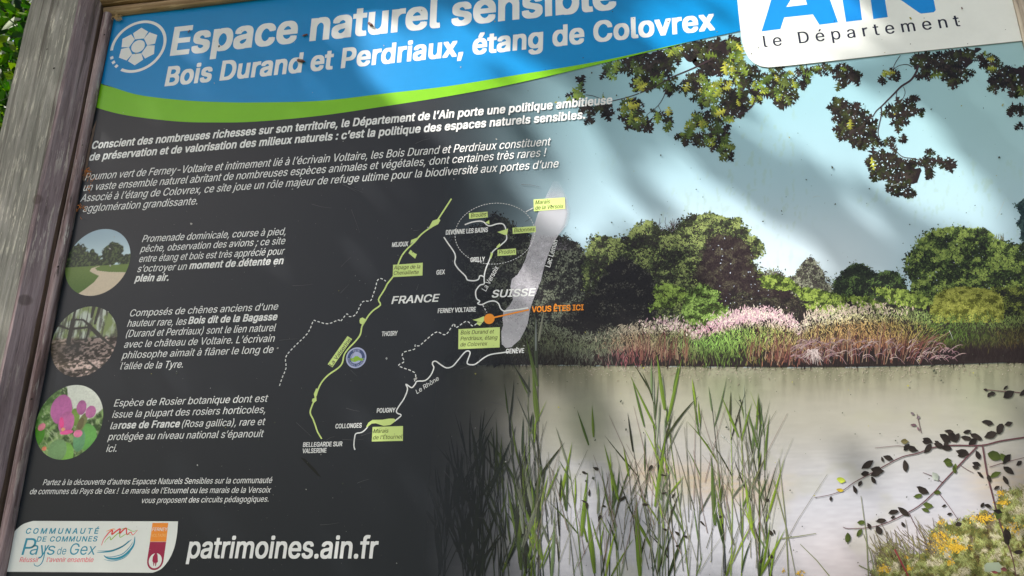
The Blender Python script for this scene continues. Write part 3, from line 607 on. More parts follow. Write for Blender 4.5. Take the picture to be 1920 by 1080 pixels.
for pts, w0, w1 in [([(1146, 190), (1185, 180), (1225, 164), (1260, 145), (1300, 128), (1340, 108)], 1.5, 3), ([(1250, 162), (1246, 178), (1234, 198), (1212, 216)], 1.8, 1), ([(1234, 198), (1240, 210)], 1, .8), ([(1385, 215), (1400, 208), (1411, 198), (1418, 182)], 2.8, 2), ([(1098, 178), (1112, 180), (1128, 186)], 1.2, 1), ([(1190, 182), (1186, 196)], 1, 1), ([(1362, 240), (1358, 262)], 1.4, 1),
                    ([(1722, 122), (1718, 135), (1708, 150), (1690, 162), (1678, 174), (1662, 190), (1652, 200), (1643, 208), (1636, 219)], 4.6, 1.6), ([(1652, 201), (1652, 217), (1646, 247), (1650, 262)], 2.4, 1.4), ([(1660, 268), (1678, 282), (1692, 294), (1710, 297), (1726, 300)], 2, 1), ([(1694, 163), (1697, 175), (1691, 188)], 1.2, 1), ([(1681, 172), (1681, 190)], 1.4, 1), ([(1688, 104), (1680, 116), (1674, 128)], 1.6, 1.2), ([(1710, 126), (1700, 121), (1684, 124), (1672, 134)], 1.6, 1), ([(1740, 298), (1760, 302), (1775, 306)], 1.2, 1), ([(1636, 219), (1620, 222)], 1.2, 1), ([(1512, 118), (1511, 140)], 1.3, 1)]:
    stroke('printed_branch', pts, w0, 3.3, M_BARK, panel, w1=w1)
r_ = np.random.default_rng(99)                           # sky showing through the dense sprays
hx = []; hy = []
for (cx, cy, rx, ry, n, lf, s) in CL:
    for k in range(n // 4):
        a = r_.uniform(0, 6.283); q = math.sqrt(r_.random()); hx.append(cx + rx * q * math.cos(a)); hy.append(cy + ry * q * math.sin(a))
hx = np.array(hx); hy = np.array(hy); kk = under_band(hx, hy - 3); hx = hx[kk]; hy = hy[kk]
sheet_polys('printed_sky_gaps', quads(hx, hy, r_.uniform(1, 4.2, len(hx)), r_.uniform(1, 3, len(hx)), r_.uniform(0, 6, len(hx))), np.tile(ink((168, 190, 200)), (len(hx), 1)) * r_.uniform(.7, 1.1, (len(hx), 1)), 3.4, M_PRINT, panel, .1)['kind'] = 'stuff'

# foreground reeds
def fore_reeds():
    r = np.random.default_rng(123); P = []; C = []
    def blade(x, y, L_, a, wd, col, bend=0., dark=0.):
        s = np.linspace(0, 1, 6); ang = a + bend * s
        xs = x + np.concatenate(([0], np.cumsum(np.sin(ang[1:]) * L_ / 5))); ys = y - np.concatenate(([0], np.cumsum(np.cos(ang[1:]) * L_ / 5)))
        wv = wd * np.array([.55, .95, 1, .75, .42, .05]) / 2; nx = np.cos(ang) * wv; ny = np.sin(ang) * wv
        A = np.column_stack((xs + nx, ys + ny)); B_ = np.column_stack((xs - nx, ys - ny)); M_ = np.column_stack((xs, ys))
        for q in range(5):
            sh = .62 if (dark and q < 2) else 1
            P.append([A[q], A[q + 1], M_[q + 1], M_[q]]); C.append(col * .72 * sh); P.append([M_[q], M_[q + 1], B_[q + 1], B_[q]]); C.append(col * sh)
    def colr(x):
        t = sstep(860, 1010, x); d = inkl((54, 60, 38)); g = inkl(random.choice([(112, 138, 50), (136, 162, 54), (84, 104, 46), (132, 158, 52), (70, 88, 50), (106, 126, 84), (60, 66, 40), (140, 148, 128), (128, 134, 112), (50, 52, 36)]))
        return (d * (1 - t) + g * t) * r.uniform(.5, 1.15)
    tops = [(800, 900), (840, 850), (880, 835), (905, 820), (940, 860), (975, 800), (1009, 700), (1040, 870), (1100, 860), (1150, 850), (1200, 800), (1240, 700), (1262, 710), (1300, 730), (1350, 760), (1400, 760), (1450, 790), (1480, 900), (1500, 960)]
    T = np.array(tops, float)
    xs_ = np.concatenate((r.uniform(810, 900, 6), r.uniform(860, 1010, 20), r.uniform(1010, 1480, 27), r.normal(1250, 34, 5), r.normal(900, 22, 8)))
    for x0 in xs_:
        ytop = np.interp(x0, T[:, 0], T[:, 1]) + abs(r.normal(0, 70)); lean = r.normal(-.04, .05); yb = 1092
        if ytop > 1010: ytop = r.uniform(880, 1010)
        n = int((yb - ytop) / 22) + 1; ys = np.linspace(yb, ytop, n); xs = x0 + (yb - ys) * lean + 8 * np.sin((yb - ys) / 150 + r.uniform(0, 3)); g = colr(x0) * .7
        A, B_ = stroke_quads(np.column_stack((xs, ys)), 2.0, .8)
        for q in range(n - 1): P.append([A[q], A[q + 1], B_[q + 1], B_[q]]); C.append(g)
        side = 1; yy = yb - r.uniform(0, 40)
        while yy > ytop - 5:
            xx = np.interp(-yy, -ys, xs); big = r.uniform(.6, 1.15)
            blade(xx, yy, r.uniform(58, 118) * big, lean + side * abs(r.normal(.26, .16)), r.uniform(1.4, 5.8) * big, colr(xx), bend=side * r.normal(.02, .16), dark=r.random() < .25)
            side = -side; yy -= r.uniform(34, 92)
        blade(xs[-1], ys[-1] + 8, r.uniform(40, 80), lean + r.normal(0, .08), r.uniform(2.5, 4.5), colr(xs[-1]))
    # dense dark clump at the left and the tall stalk beside the map
    for k in range(30):
        x = r.normal(868, 26); blade(x, r.uniform(930, 1090), r.uniform(50, 120), r.normal(0, .22), r.uniform(4, 9), colr(x))
    for k in range(26):
        x = r.normal(985, 18); blade(x, r.uniform(940, 1090), r.uniform(60, 130), r.normal(-.08, .2), r.uniform(4, 10), colr(x))
    g = inkl((92, 112, 52))
    for seg in ([(1009, 1085), (1009, 900), (1008, 780), (1009, 600)],): 
        A, B_ = stroke_quads(smoothline(seg, 5), 2.0, 1.2)
        for q in range(len(A) - 1): P.append([A[q], A[q + 1], B_[q + 1], B_[q]]); C.append(inkl((70, 68, 56)))
    blade(1008, 724, 92, -.23, 7, g); blade(1008, 790, 94, -.10, 9.5, inkl((104, 126, 50))); blade(1006, 690, 108, -.03, 7, inkl((78, 88, 66))); blade(1010, 640, 62, .17, 4.5, inkl((150, 152, 132))); blade(1005, 658, 64, 0., 4, inkl((140, 146, 140)))
    blade(994, 735, 60, -.55, 5, inkl((70, 74, 56)))
    for (x, y, L_, a, wd) in [(1208, 800, 96, -.25, 4), (1246, 768, 104, -.14, 7), (1262, 740, 60, .17, 5), (1252, 790, 120, .22, 6), (1304, 762, 52, -.12, 5), (1104, 835, 70, -.32, 4.5), (1113, 820, 60, -.05, 5), (1230, 805, 110, -.45, 4), (1385, 820, 84, -.4, 4.5), (1310, 815, 90, -.14, 3.5), (1420, 840, 70, -.25, 4), (1160, 940, 110, -.25, 6), (1228, 950, 140, .15, 7), (1200, 1080, 150, -.05, 11), (1115, 1075, 130, -.12, 9), (1090, 1005, 120, .1, 8), (1340, 985, 130, -.05, 8), (1410, 990, 100, -.15, 7)]:
        blade(x, y, L_, a, wd, inkl(random.choice([(98, 122, 44), (124, 150, 50), (76, 98, 44)])))
    for k in range(170):                                  # fine stems and dry stalks
        x = r.choice([r.uniform(850, 1010), r.uniform(1010, 1470), r.uniform(1150, 1450)]); y1 = r.uniform(900, 1090); L_ = r.uniform(60, 210); a = r.normal(0, .24)
        y0 = max(y1 - L_, np.interp(x, T[:, 0], T[:, 1]) + 10)
        A, B_ = stroke_quads(np.array([(x, y1), (x + (y1 - y0) * math.sin(a) * .5, (y0 + y1) / 2), (x + (y1 - y0) * math.sin(a) * 1.1, y0)]), 1.3, .5); cc = (inkl(random.choice([(110, 108, 88), (84, 86, 66), (140, 142, 126), (120, 104, 96)])) if x > 1000 else inkl((48, 50, 38)))
        for q in range(2): P.append([A[q], A[q + 1], B_[q + 1], B_[q]]); C.append(cc)
    # broken dark bits
    for k in range(26):
        x = r.uniform(1090, 1460); y = r.uniform(860, 1060); blade(x, y, r.uniform(6, 14), r.uniform(0, 6), r.uniform(3, 7), inkl((48, 44, 36)))
    P_ = np.array(P); sheet_polys('printed_foreground_reeds', P_, np.clip(np.array(C), .004, .8), 6.0, M_PRINT, panel, 1.6)['label'] = 'tall printed green reeds in front of the pond'
fore_reeds()

# goldenrod bank, lower right
def goldenrod():
    r = np.random.default_rng(321)
    poly = [(1625, 1090), (1640, 1062), (1652, 1030), (1668, 1020), (1700, 1040), (1735, 1040), (1742, 1010), (1752, 990), (1768, 978), (1795, 982), (1815, 968), (1842, 962), (1862, 972), (1868, 940), (1880, 922), (1900, 918), (1930, 905), (1930, 1090)]
    flat('printed_bank_shade', ragged(poly, 6, 5, 9), 6.2, ink_mat('bank_base', (98, 92, 48)), panel)
    n = 7500; x = r.uniform(1615, 1930, n * 2); y = r.uniform(900, 1090, n * 2); k = inpoly(x + r.normal(0, 5, n * 2), y + r.normal(0, 6, n * 2), poly); x = x[k]; y = y[k]; n = len(x)
    f = fbm(x / 26, y / 22, 7); g = fbm(x / 8, y / 8, 17)
    c = mixc(inkl((84, 88, 44)), inkl((160, 168, 104)), sstep(.35, .65, g)); c = mixc(c, inkl((206, 196, 170)), (sstep(.52, .68, fbm(x / 12, y / 12, 27)) * .75))
    c = mixc(c, inkl((60, 40, 30)), sstep(.62, .7, fbm(x / 18 + 4, y / 18, 37)) * .8)
    c = c * r.uniform(.6, 1.25, (n, 1))
    sheet_polys('printed_bank_plants', quads(x, y, r.uniform(4, 12, n), r.uniform(.8, 2.2, n), r.choice([-.9, -2.2, .7], n) + r.normal(0, .3, n), .2), np.clip(c, .004, .8), 6.4, M_PRINT, panel, .6)['label'] = 'printed goldenrod and grass on the bank'
    Q = []; 
    for (cx, cy, rx, ry, m) in [(1770, 1018, 26, 16, 260), (1760, 1005, 16, 9, 120), (1795, 1028, 20, 8, 140), (1845, 972, 22, 9, 110), (1880, 942, 12, 6, 60), (1658, 1066, 12, 8, 80), (1703, 1066, 6, 5, 30), (1765, 980, 8, 6, 30), (1875, 924, 7, 5, 30), (1700, 1045, 5, 4, 14), (1500, 1075, 7, 6, 24), (1470, 1070, 4, 4, 10), (1900, 990, 18, 16, 50), (1780, 1055, 9, 7, 30)]:
        for k in range(m): Q.append((cx + r.normal(0, rx * .5), cy + r.normal(0, ry * .5)))
    Q = np.array(Q); n = len(Q)
    sheet_polys('printed_flowers', quads(Q[:, 0], Q[:, 1], r.uniform(2, 5.5, n), r.uniform(1.4, 3.4, n), r.uniform(0, 6, n)), np.clip(inkl((206, 168, 56)) * r.uniform(.55, 1.2, (n, 1)), 0, .8), 7.1, M_PRINT, panel, .3)
    # thin twigs and pale stems above the bank
    P = []; C = []
    for k in range(150):
        x = r.uniform(1640, 1780); y = 1050 - (x - 1640) * .25 + r.normal(0, 14); a = r.uniform(-2.6, -1.6); L_ = r.uniform(14, 44); p_ = np.array([(x + L_ * s * math.cos(a), y + L_ * s * math.sin(a)) for s in (0, .5, 1)]) + r.normal(0, 1, (3, 2))
        A, B_ = stroke_quads(p_, 1.2, .8)
        for q in range(2): P.append([A[q], A[q + 1], B_[q + 1], B_[q]]); C.append(inkl(random.choice([(112, 104, 84), (128, 124, 84), (90, 80, 66)])))
    for (x0, y0, x1, y1) in [(1628, 1080, 1614, 930), (1640, 1075, 1618, 1000), (1450, 900, 1492, 1080), (1462, 1010, 1530, 1000), (1555, 1080, 1500, 1020), (1478, 1080, 1460, 860), (1610, 1060, 1645, 1080), (1700, 1075, 1678, 1030), (1694, 1020, 1712, 1080)]:
        A, B_ = stroke_quads(np.array([(x0, y0), ((x0 + x1) / 2 + 3, (y0 + y1) / 2), (x1, y1)]), 2.0, 1.0)
        for q in range(2): P.append([A[q], A[q + 1], B_[q + 1], B_[q]]); C.append(inkl((110, 116, 78)))
    sheet_polys('printed_stems', np.array(P), np.array(C), 7.5, M_PRINT, panel, .3)['kind'] = 'stuff'
    flat('printed_stone', [(1845, 1060), (1850, 1055), (1872, 1054), (1878, 1062), (1876, 1073), (1846, 1072)], 7.3, ink_mat('stone_ink', None, raw_rgb=tuple(inkl((150, 162, 140)))), panel)
    stroke('printed_stem', [(1677, 1030), (1690, 1055), (1705, 1085)], 3, 7.9, ink_mat('maroon_ink', (110, 44, 50)), panel)
goldenrod()

# dark leafed twig, lower right
OV = np.array([(0, 0), (.15, .13), (.35, .24), (.6, .27), (.82, .17), (1, 0), (.82, -.17), (.6, -.27), (.35, -.24), (.15, -.13)])
M_TWIG = ink_mat('printed_twig', None, raw_rgb=tuple(inkl((92, 62, 66))))
for pts, w0, w1 in [([(1922, 820), (1875, 827), (1840, 835), (1785, 835), (1750, 839), (1720, 850), (1690, 857), (1652, 877), (1630, 889), (1602, 904), (1582, 918), (1562, 926), (1545, 930), (1527, 933)], 3, .8), ([(1832, 837), (1800, 870), (1767, 905), (1750, 924), (1722, 949), (1690, 967), (1660, 981), (1630, 989), (1592, 991), (1580, 988)], 3, 1), ([(1842, 837), (1850, 887), (1860, 927), (1870, 965), (1880, 998), (1890, 1022), (1900, 1055), (1905, 1085)], 3.2, 2), ([(1845, 730), (1870, 733), (1900, 735), (1922, 738)], 1.2, 1.6), ([(1719, 776), (1722, 790), (1727, 812)], 1, 1.2), ([(1767, 905), (1748, 893), (1730, 886)], 1.4, .8), ([(1760, 925), (1778, 948), (1797, 976)], 1.5, .8), ([(1710, 840), (1685, 836), (1660, 838), (1640, 840)], 1, .7), ([(1855, 876), (1880, 868), (1920, 858)], 1.4, 1), ([(1800, 872), (1812, 880), (1825, 887)], 1.1, .7), ([(1704, 962), (1718, 990), (1728, 1008)], 1.2, .8)]:
    stroke('printed_twig', pts, w0, 8.0, M_TWIG, panel, w1=w1)
dk = inkl((44, 38, 34)); gr = inkl((72, 84, 38)); LV = []
for (x, y, s, a, c) in [(1655, 855, 22, .45, dk), (1652, 856, 12, 1.2, dk), (1615, 880, 28, -.5, dk), (1613, 890, 17, -.3, dk), (1632, 892, 24, -.5, dk), (1632, 880, 26, .2, dk), (1634, 893, 16, 1.1, dk), (1568, 898, 18, .2, ink((130, 140, 50))), (1568, 918, 14, .2, ink((150, 130, 40))), (1600, 910, 18, 1.2, dk), (1609, 912, 13, -.9, dk), (1558, 930, 10, 1.5, dk), (1696, 862, 24, 1.3, dk), (1694, 846, 18, -1.0, dk), (1700, 838, 22, .3, dk), (1733, 850, 22, -1.1, dk), (1730, 822, 20, .5, dk), (1728, 828, 18, .2, dk), (1750, 832, 20, .3, dk), (1752, 826, 16, .8, dk), (1770, 842, 18, -1.2, dk), (1765, 838, 20, .3, dk), (1762, 815, 24, .6, dk), (1775, 808, 28, .9, dk), (1790, 830, 20, -1.1, dk), (1800, 820, 22, .2, dk), (1818, 814, 26, .4, dk), (1815, 835, 22, -.6, dk), (1792, 845, 26, .2, dk), (1795, 855, 20, -.4, dk), (1770, 866, 18, .3, gr), (1768, 866, 16, -.2, gr), (1790, 884, 16, -1.5, gr), (1787, 873, 16, 1.2, gr), (1822, 868, 17, .3, dk), (1830, 845, 18, 1.3, dk), (1845, 820, 26, -.3, dk), (1870, 815, 24, -1.3, dk), (1850, 850, 30, .2, gr), (1875, 850, 22, .9, gr), (1880, 870, 24, -1, dk), (1852, 890, 16, 1.2, dk), (1855, 895, 24, -.3, gr), (1880, 892, 20, 1.0, dk), (1880, 874, 26, .5, dk), (1905, 873, 14, -.6, dk), (1832, 884, 16, .8, dk), (1862, 918, 14, -.4, dk), (1845, 946, 14, .3, dk), (1838, 952, 12, -.9, dk), (1870, 975, 22, -1.4, gr), (1862, 957, 18, .1, dk), (1885, 990, 26, 1.5, dk), (1884, 1000, 24, 1.2, dk), (1900, 1035, 18, -.1, dk), (1750, 924, 14, -.1, gr), (1730, 945, 20, .3, gr), (1727, 953, 17, .5, gr), (1683, 951, 28, .55, dk), (1665, 962, 20, -.1, dk), (1718, 913, 26, .45, dk), (1712, 932, 18, -.1, gr), (1607, 980, 15, .1, gr), (1590, 998, 20, 1.75, gr), (1606, 1006, 18, -.9, gr), (1626, 980, 14, 1.2, dk), (1640, 977, 22, -.2, dk), (1643, 985, 20, 1.1, dk), (1690, 978, 12, 1.0, dk), (1669, 972, 10, -.4, dk), (1843, 730, 9, .1, dk), (1851, 745, 12, -.9, dk), (1851, 740, 16, -.2, dk), (1881, 731, 12, -.8, dk), (1880, 746, 24, -.5, dk), (1911, 742, 20, -.6, dk), (1840, 790, 24, .3, dk), (1882, 798, 18, -.2, dk), (1770, 808, 18, .1, dk), (1805, 812, 16, -.2, dk), (1822, 875, 14, .2, dk), (1707, 773, 8, .5, ink((90, 80, 84))), (1706, 797, 12, 0, ink((90, 70, 76))), (1720, 800, 8, 1.3, ink((90, 70, 76))), (1718, 785, 8, -.7, ink((90, 80, 84))), (1688, 828, 16, .1, ink((84, 78, 50))), (1858, 1071, 14, .3, ink((110, 60, 60))), (1875, 1066, 14, .3, ink((100, 60, 60))), (1765, 950, 10, -.3, dk), (1775, 965, 10, -.3, dk), (1790, 985, 14, -.2, dk)]:
    LV.append((x, y, s * .98, a + random.uniform(-.15, .15), c * random.uniform(.7, 1.2), random.uniform(.72, 1.15)))
leaves('printed_twig_leaves', LV, 8.3, 'dark printed leaves on the twig at lower right', OV)
leaves('printed_twig_leaf', [(1748, 885, 20, 1.0, inkl((150, 158, 148)), 1.1)], 9.2, None, OV)

# dark field fading over the picture from the left
NX2, NY2 = 260, 160
gx2, gz2 = np.meshgrid(np.linspace(PL - .005, .12, NX2), np.linspace(PB - .003, PT + .005, NY2)); qx, qy = to_photo(gx2, gz2)
lo = np.interp(qy, [100, 300, 430, 470, 650, 700, 900, 1100], [690, 720, 760, 790, 800, 740, 720, 700]); hi = np.interp(qy, [100, 300, 400, 470, 650, 700, 900, 1100], [1230, 1220, 1160, 1050, 1040, 1120, 1130, 1130])
al = 1 - sstep(0, 1, np.clip((qx - lo) / (hi - lo), 0, 1)) ; al = al ** .9
V = np.column_stack((gx2.ravel(), np.full(gx2.size, -9.4 * LAY), gz2.ravel())); i, j = np.meshgrid(np.arange(NX2 - 1), np.arange(NY2 - 1)); b = (j * NX2 + i).ravel()
DARK = np.array([.018, .0215, .026])  # slight blue stands in for the sky's reflection in the charcoal ink
fo = raw('dark_field', V, np.column_stack((b, b + 1, b + NX2 + 1, b + NX2)).ravel(), np.arange(len(b)) * 4, M_FADE, panel, np.tile(DARK, (gx2.size, 1)), al.ravel())
fo['label'] = 'charcoal printed field fading into the picture'

flat('printed_ghost_leaf', [(564, 858), (572, 860), (590, 878), (603, 895), (596, 892), (580, 876)], 9.7, ink_mat('ghost', None, raw_rgb=(.008, .009, .007)), panel)
# ------------------------------------------------------------------ header band
blue_low = smoothline([(150, 150), (193, 158), (250, 176), (300, 184), (360, 189.5), (420, 192), (480, 192.5), (600, 189.5), (720, 176), (840, 162), (960, 142.5), (1120, 116), (1280, 81.5), (1386, 59), (1440, 47)], 5)
hdr = np.concatenate((blue_low, [(1440, -110), (150, -110)]))
def topclip(pts):
    q = onp(pts); q[:, 1] = np.minimum(q[:, 1], PT + .004); q[:, 0] = np.maximum(q[:, 0], PL - .004); return q
flat('header_band', topclip(hdr), 10.8, M_BLUE, panel, 'blue header band', world=True)
gl = smoothline([(150, 188), (184, 203), (240, 217), (330, 228), (400, 230), (480, 228.5), (600, 217.5), (720, 200), (840, 181), (960, 158.4), (1120, 121.7), (1305, 75.8)], 5)
gst = np.concatenate((gl, smoothline([(1305, 75.3), (1200, 99), (1120, 115), (960, 141), (840, 160), (720, 174), (600, 187), (480, 190), (360, 187), (250, 173), (150, 148)], 4)))
flat('green_stripe', topclip(gst), 10.3, M_GREEN, panel, 'lime green curved stripe', world=True)
# subtle darker facets in the header
# sticker top right
st = [(1378, -140), (1382, -2), (1384.5, 25), (1388, 57), (1391, 78), (1396, 96), (1404, 110), (1414, 119.5), (1426, 125), (1440, 127), (1480, 123.5), (1540, 117), (1700, 99.5), (1810, 88), (1935, 75.5), (1905, -140)]
q = topclip(st); q[:, 0] = np.minimum(q[:, 0], PR - .0005)
stick = flat('logo_plate', q, 14.0, M_STICK, panel, 'white plate with the blue department logo', world=True)
flat('logo_plate_shadow', q + [0.0004, -.0006], 12.6, ink_mat('plate_shadow', (90, 92, 88)), panel, world=True)  # dark offset copy paints the plate's drop shadow
AIN_A = [(1427.5, 60), (1440, 20), (1472, -90), (1522, -95), (1571, 43), (1536, 47.5), (1523.7, 28), (1470, 33.7), (1463, 55.5)]
o = flat('logo_letter', AIN_A, 14.6, M_AIN, panel, 'blue capital A')
flat('logo_letter_counter', [(1474, 14), (1482.5, 0), (1498, -40), (1513, 9.5)], 15.1, M_STICK, panel)
flat('logo_letter', [(1579, 0), (1586, 42), (1616, 38.5), (1611, 0), (1606, -45), (1573, -40)], 14.6, M_AIN, panel, 'blue letter i')
flat('logo_letter', [(1619, -92), (1637, 36.7), (1664, 33), (1656, -18), (1693, 4), (1723, 25), (1727, 26.5), (1750, 24), (1754, 20), (1750, 0), (1733, -105), (1704, -102), (1716, -20), (1668, -96)], 14.6, M_AIN, panel, 'blue capital N')

# ------------------------------------------------------------------ lettering
FONT = None
try:
    FONT = bpy.data.fonts.load(os.path.join(bpy.utils.system_resource('DATAFILES'), 'fonts', 'Inter.woff2'))
except Exception:
    FONT = None
_cache = {}
def text_mesh(s, bold, sp, res=3):
    """outlines of a line of lettering -> filled mesh (non-zero winding, so overlapping strokes merge)"""
    from mathutils.geometry import interpolate_bezier, delaunay_2d_cdt
    c = bpy.data.curves.new('text', 'FONT'); c.body = s; c.size = 1; c.space_character = sp; c.resolution_u = res
    if FONT: c.font = FONT
    o = bpy.data.objects.new('text', c); COL.objects.link(o)
    bpy.context.view_layer.update(); dg = bpy.context.evaluated_depsgraph_get(); oe = o.evaluated_get(dg); cu = oe.to_curve(dg)
    polys = []
    for sp_ in cu.splines:
        P = []
        if sp_.type == 'BEZIER':
            bp = sp_.bezier_points; n = len(bp)
            for i in range(n):
                q = bp[i]; r2 = bp[(i + 1) % n]
                straight = q.handle_right_type == 'VECTOR' and r2.handle_left_type == 'VECTOR'
                h1, h2 = q.handle_right, r2.handle_left; ab = r2.co - q.co
                if not straight and ab.length > 1e-7:
                    straight = abs(ab.cross(h1 - q.co).length) < 1e-5 and abs(ab.cross(h2 - q.co).length) < 1e-5
                if straight: P.append((q.co.x, q.co.y))
                else: P += [(v.x, v.y) for v in interpolate_bezier(q.co, h1, h2, r2.co, res + 1)[:-1]]
        else: P = [(p.co.x, p.co.y) for p in sp_.points]
        D = []
        for p in P:
            if not D or abs(p[0] - D[-1][0]) + abs(p[1] - D[-1][1]) > 1e-5: D.append(p)
        if len(D) > 2: polys.append(D)
    oe.to_curve_clear(); bpy.data.objects.remove(o); bpy.data.curves.remove(c)
    verts = []; edges = []; EA = []; EB = []
    for D in polys:
        b0 = len(verts); n = len(D); verts += [Vector(p) for p in D]; edges += [(b0 + i, b0 + (i + 1) % n) for i in range(n)]; EA += D; EB += D[1:] + D[:1]
    v2, e2, f2, *_r = delaunay_2d_cdt(verts, edges, [], 0, 1e-6)
    v2 = np.array([(v.x, v.y) for v in v2]); f2 = np.array([f for f in f2 if len(f) == 3]); cen = v2[f2].mean(1); EA = np.array(EA); EB = np.array(EB); wn = np.zeros(len(cen), int)
    for k in range(0, len(cen), 400):
        c_ = cen[k:k + 400]; ya = EA[None, :, 1] - c_[:, None, 1]; yb = EB[None, :, 1] - c_[:, None, 1]; xa = EA[None, :, 0] - c_[:, None, 0]; xb = EB[None, :, 0] - c_[:, None, 0]
        cr = xa * yb - xb * ya; wn[k:k + 400] = ((ya <= 0) & (yb > 0) & (cr > 0)).sum(1) - ((ya > 0) & (yb <= 0) & (cr < 0)).sum(1)
    me = bpy.data.meshes.new('text'); me.from_pydata([(x, y, 0) for x, y in v2], [], [tuple(int(i) for i in f) for f in f2[wn != 0]]); me.update()
    return me
def cap_height():
    me = text_mesh('H', 0, 1); return max(v.co.y for v in me.vertices)
CAP = cap_height()
def text(s, x0, y0, x1, y1, cap, bold=0., shear=0., mat=None, layer=11.6, sp=1., label=None, name='text_line', parent=None, res=3):
    """baseline from (x0,y0) to (x1,y1) as seen on the photograph, cap height cap (photo pixels)"""
    a, b_, c = onp((x0, y0))[0], onp((x1, y1))[0], onp((x0, y0 - cap))[0]
    h = (c[1] - a[1]) / (CAP + 1.5 * bold) ; me = text_mesh(s, bold, sp, res)
    co = np.zeros(len(me.vertices) * 3); me.vertices.foreach_get('co', co); co = co.reshape(-1, 3)
    y = co[:, 1] * h + bold * h * 0; x = co[:, 0]; xmin, xmax = x.min(), x.max(); Lw = np.linalg.norm(b_ - a)
    x = (x - xmin) / (xmax - xmin) * Lw + y * shear
    d = (b_ - a) / Lw; nrm = np.array([-d[1], d[0]])
    sizes = np.zeros(len(me.polygons), int); me.polygons.foreach_get('loop_total', sizes); lv = np.zeros(len(me.loops), int); me.loops.foreach_get('vertex_index', lv)
    ofs = [(0., 0.)]; bw = bold * h
    if bold > .012: ofs = [(bw * i_, bw * .72 * j_) for i_ in (-.92, 0, .92) for j_ in (-1, 0, 1)]
    elif bold > .0035: ofs = [(-bw, 0), (bw, 0), (0, 0)]
    y = y + (bw * .75 if bold > .012 else 0); VV = []; LL = []; SS = []; base = 0; cnt = 0
    for q_, (ox, oy) in enumerate(ofs):           # a heavy stroke: the outline swept round a small circle
        P2 = a + (x + ox)[:, None] * d + (y + oy)[:, None] * nrm
        VV.append(np.column_stack((P2[:, 0], np.full(len(P2), -(layer + .03 * q_) * LAY), P2[:, 1]))); LL.append(lv + base); SS.append(np.cumsum(np.concatenate(([0], sizes[:-1]))) + cnt); base += len(P2); cnt += len(lv)
    bpy.data.meshes.remove(me)
    o = raw(name, np.concatenate(VV), np.concatenate(LL), np.concatenate(SS), mat or M_WHITE, parent or panel); me = o.data
    if me.polygons[0].normal.y > 0: me.flip_normals()
    if label: o['label'] = label
    return o
I = .21
text('Espace naturel sensible', 321.5, 105.5, 1153.7, 18.0, 53.5, .027, .01, sp=1.02, label='large white title line', res=5)
text('Bois Durand et Perdriaux, étang de Colovrex', 310.7, 162.5, 1338.5, 57.5, 36.5, .026, .04, sp=1.03, label='second white title line', res=4)
text("Conscient des nombreuses richesses sur son territoire, le Département de l’Ain porte une politique ambitieuse", 172, 280, 1147, 195.5, 14.6, .023, .13, sp=1.03)
text("de préservation et de valorisation des milieux naturels : c’est la politique des espaces naturels sensibles.", 167.5, 302, 1096.5, 223.2, 14.6, .023, .13, sp=1.03)
text("Poumon vert de Ferney-Voltaire et intimement lié à l’écrivain Voltaire, les Bois Durand et Perdriaux constituent", 159.5, 338.7, 1031, 273, 13.9, .004, I)
text("un vaste ensemble naturel abritant de nombreuses espèces animales et végétales, dont certaines très rares !", 156, 358.7, 1022, 293.5, 13.9, .004, I)
text("Associé à l’étang de Colovrex, ce site joue un rôle majeur de refuge ultime pour la biodiversité aux portes d’une", 151, 378.7, 1046, 314.2, 13.9, .004, I)
text("agglomération grandissante.", 155.5, 398, 370, 383.7, 13.9, .004, I)
L_ = [("Promenade dominicale, course à pied,", 266.7, 454.5, 535.5, 440.5), ("pêche, observation des avions ; ce site", 263.7, 473.3, 533.7, 458), ("entre étang et bois est très apprécié pour", 260.5, 492, 532, 477.3), ("s’octroyer un", 257.5, 510.7, 349, 506),
      ("Composés de chênes anciens d’une", 243, 593.7, 520.5, 581), ("hauteur rare, les", 239, 613, 348.7, 609), ("(Durand et Perdriaux) sont le lien naturel", 236, 632.5, 516, 621), ("avec le château de Voltaire. L’écrivain", 232.5, 652.5, 513.7, 641), ("philosophe aimait à flâner le long de", 229.5, 672.5, 511.7, 661.7), ("l’allée de la Tyre.", 225.7, 693, 343, 689.5),
      ("Espèce de Rosier botanique dont est", 214, 762.5, 501, 753.5), ("issue la plupart des rosiers horticoles,", 210.7, 783.7, 497.5, 774.2), ("la", 207, 805, 218.7, 804.5), ("(Rosa gallica), rare et", 341, 801.2, 496, 797), ("protégée au niveau national s’épanouit", 203, 825.5, 493, 819.5), ("ici.", 199.5, 847.5, 218.7, 847)]
for t in L_: text(*t, 13.0 if t[2] < 600 else 13.4, .004, I)
for t in [("moment de détente en", 355.5, 505.2, 530, 495.7), ("plein air.", 253.7, 528.7, 315.5, 527), ("Bois dit de la Bagasse", 353.7, 608, 518.7, 600.7), ("rose de France", 222.5, 804.2, 336, 801.2)]: text(*t, 13.8, .024, I - .03, sp=1.04)
for t in [("Partez à la découverte d’autres Espaces Naturels Sensibles sur la communauté", 81, 909.7, 509.5, 905.7), ("de communes du Pays de Gex !  Le marais de l’Etournel ou les marais de la Versoix", 56, 926.7, 507, 923.7), ("vous proposent des circuits pédagogiques.", 265, 943.3, 503.7, 940.7)]: text(*t, 10.8, .004, I)
text('patrimoines.ain.fr', 352, 1046.7, 706, 1047.3, 41, .017, .07, sp=1.0, label='white web address at the foot', res=5)
text('le Département', 1433, 89.5, 1800, 50, 22, .008, 0, M_BLACK, 14.7, sp=1.42)
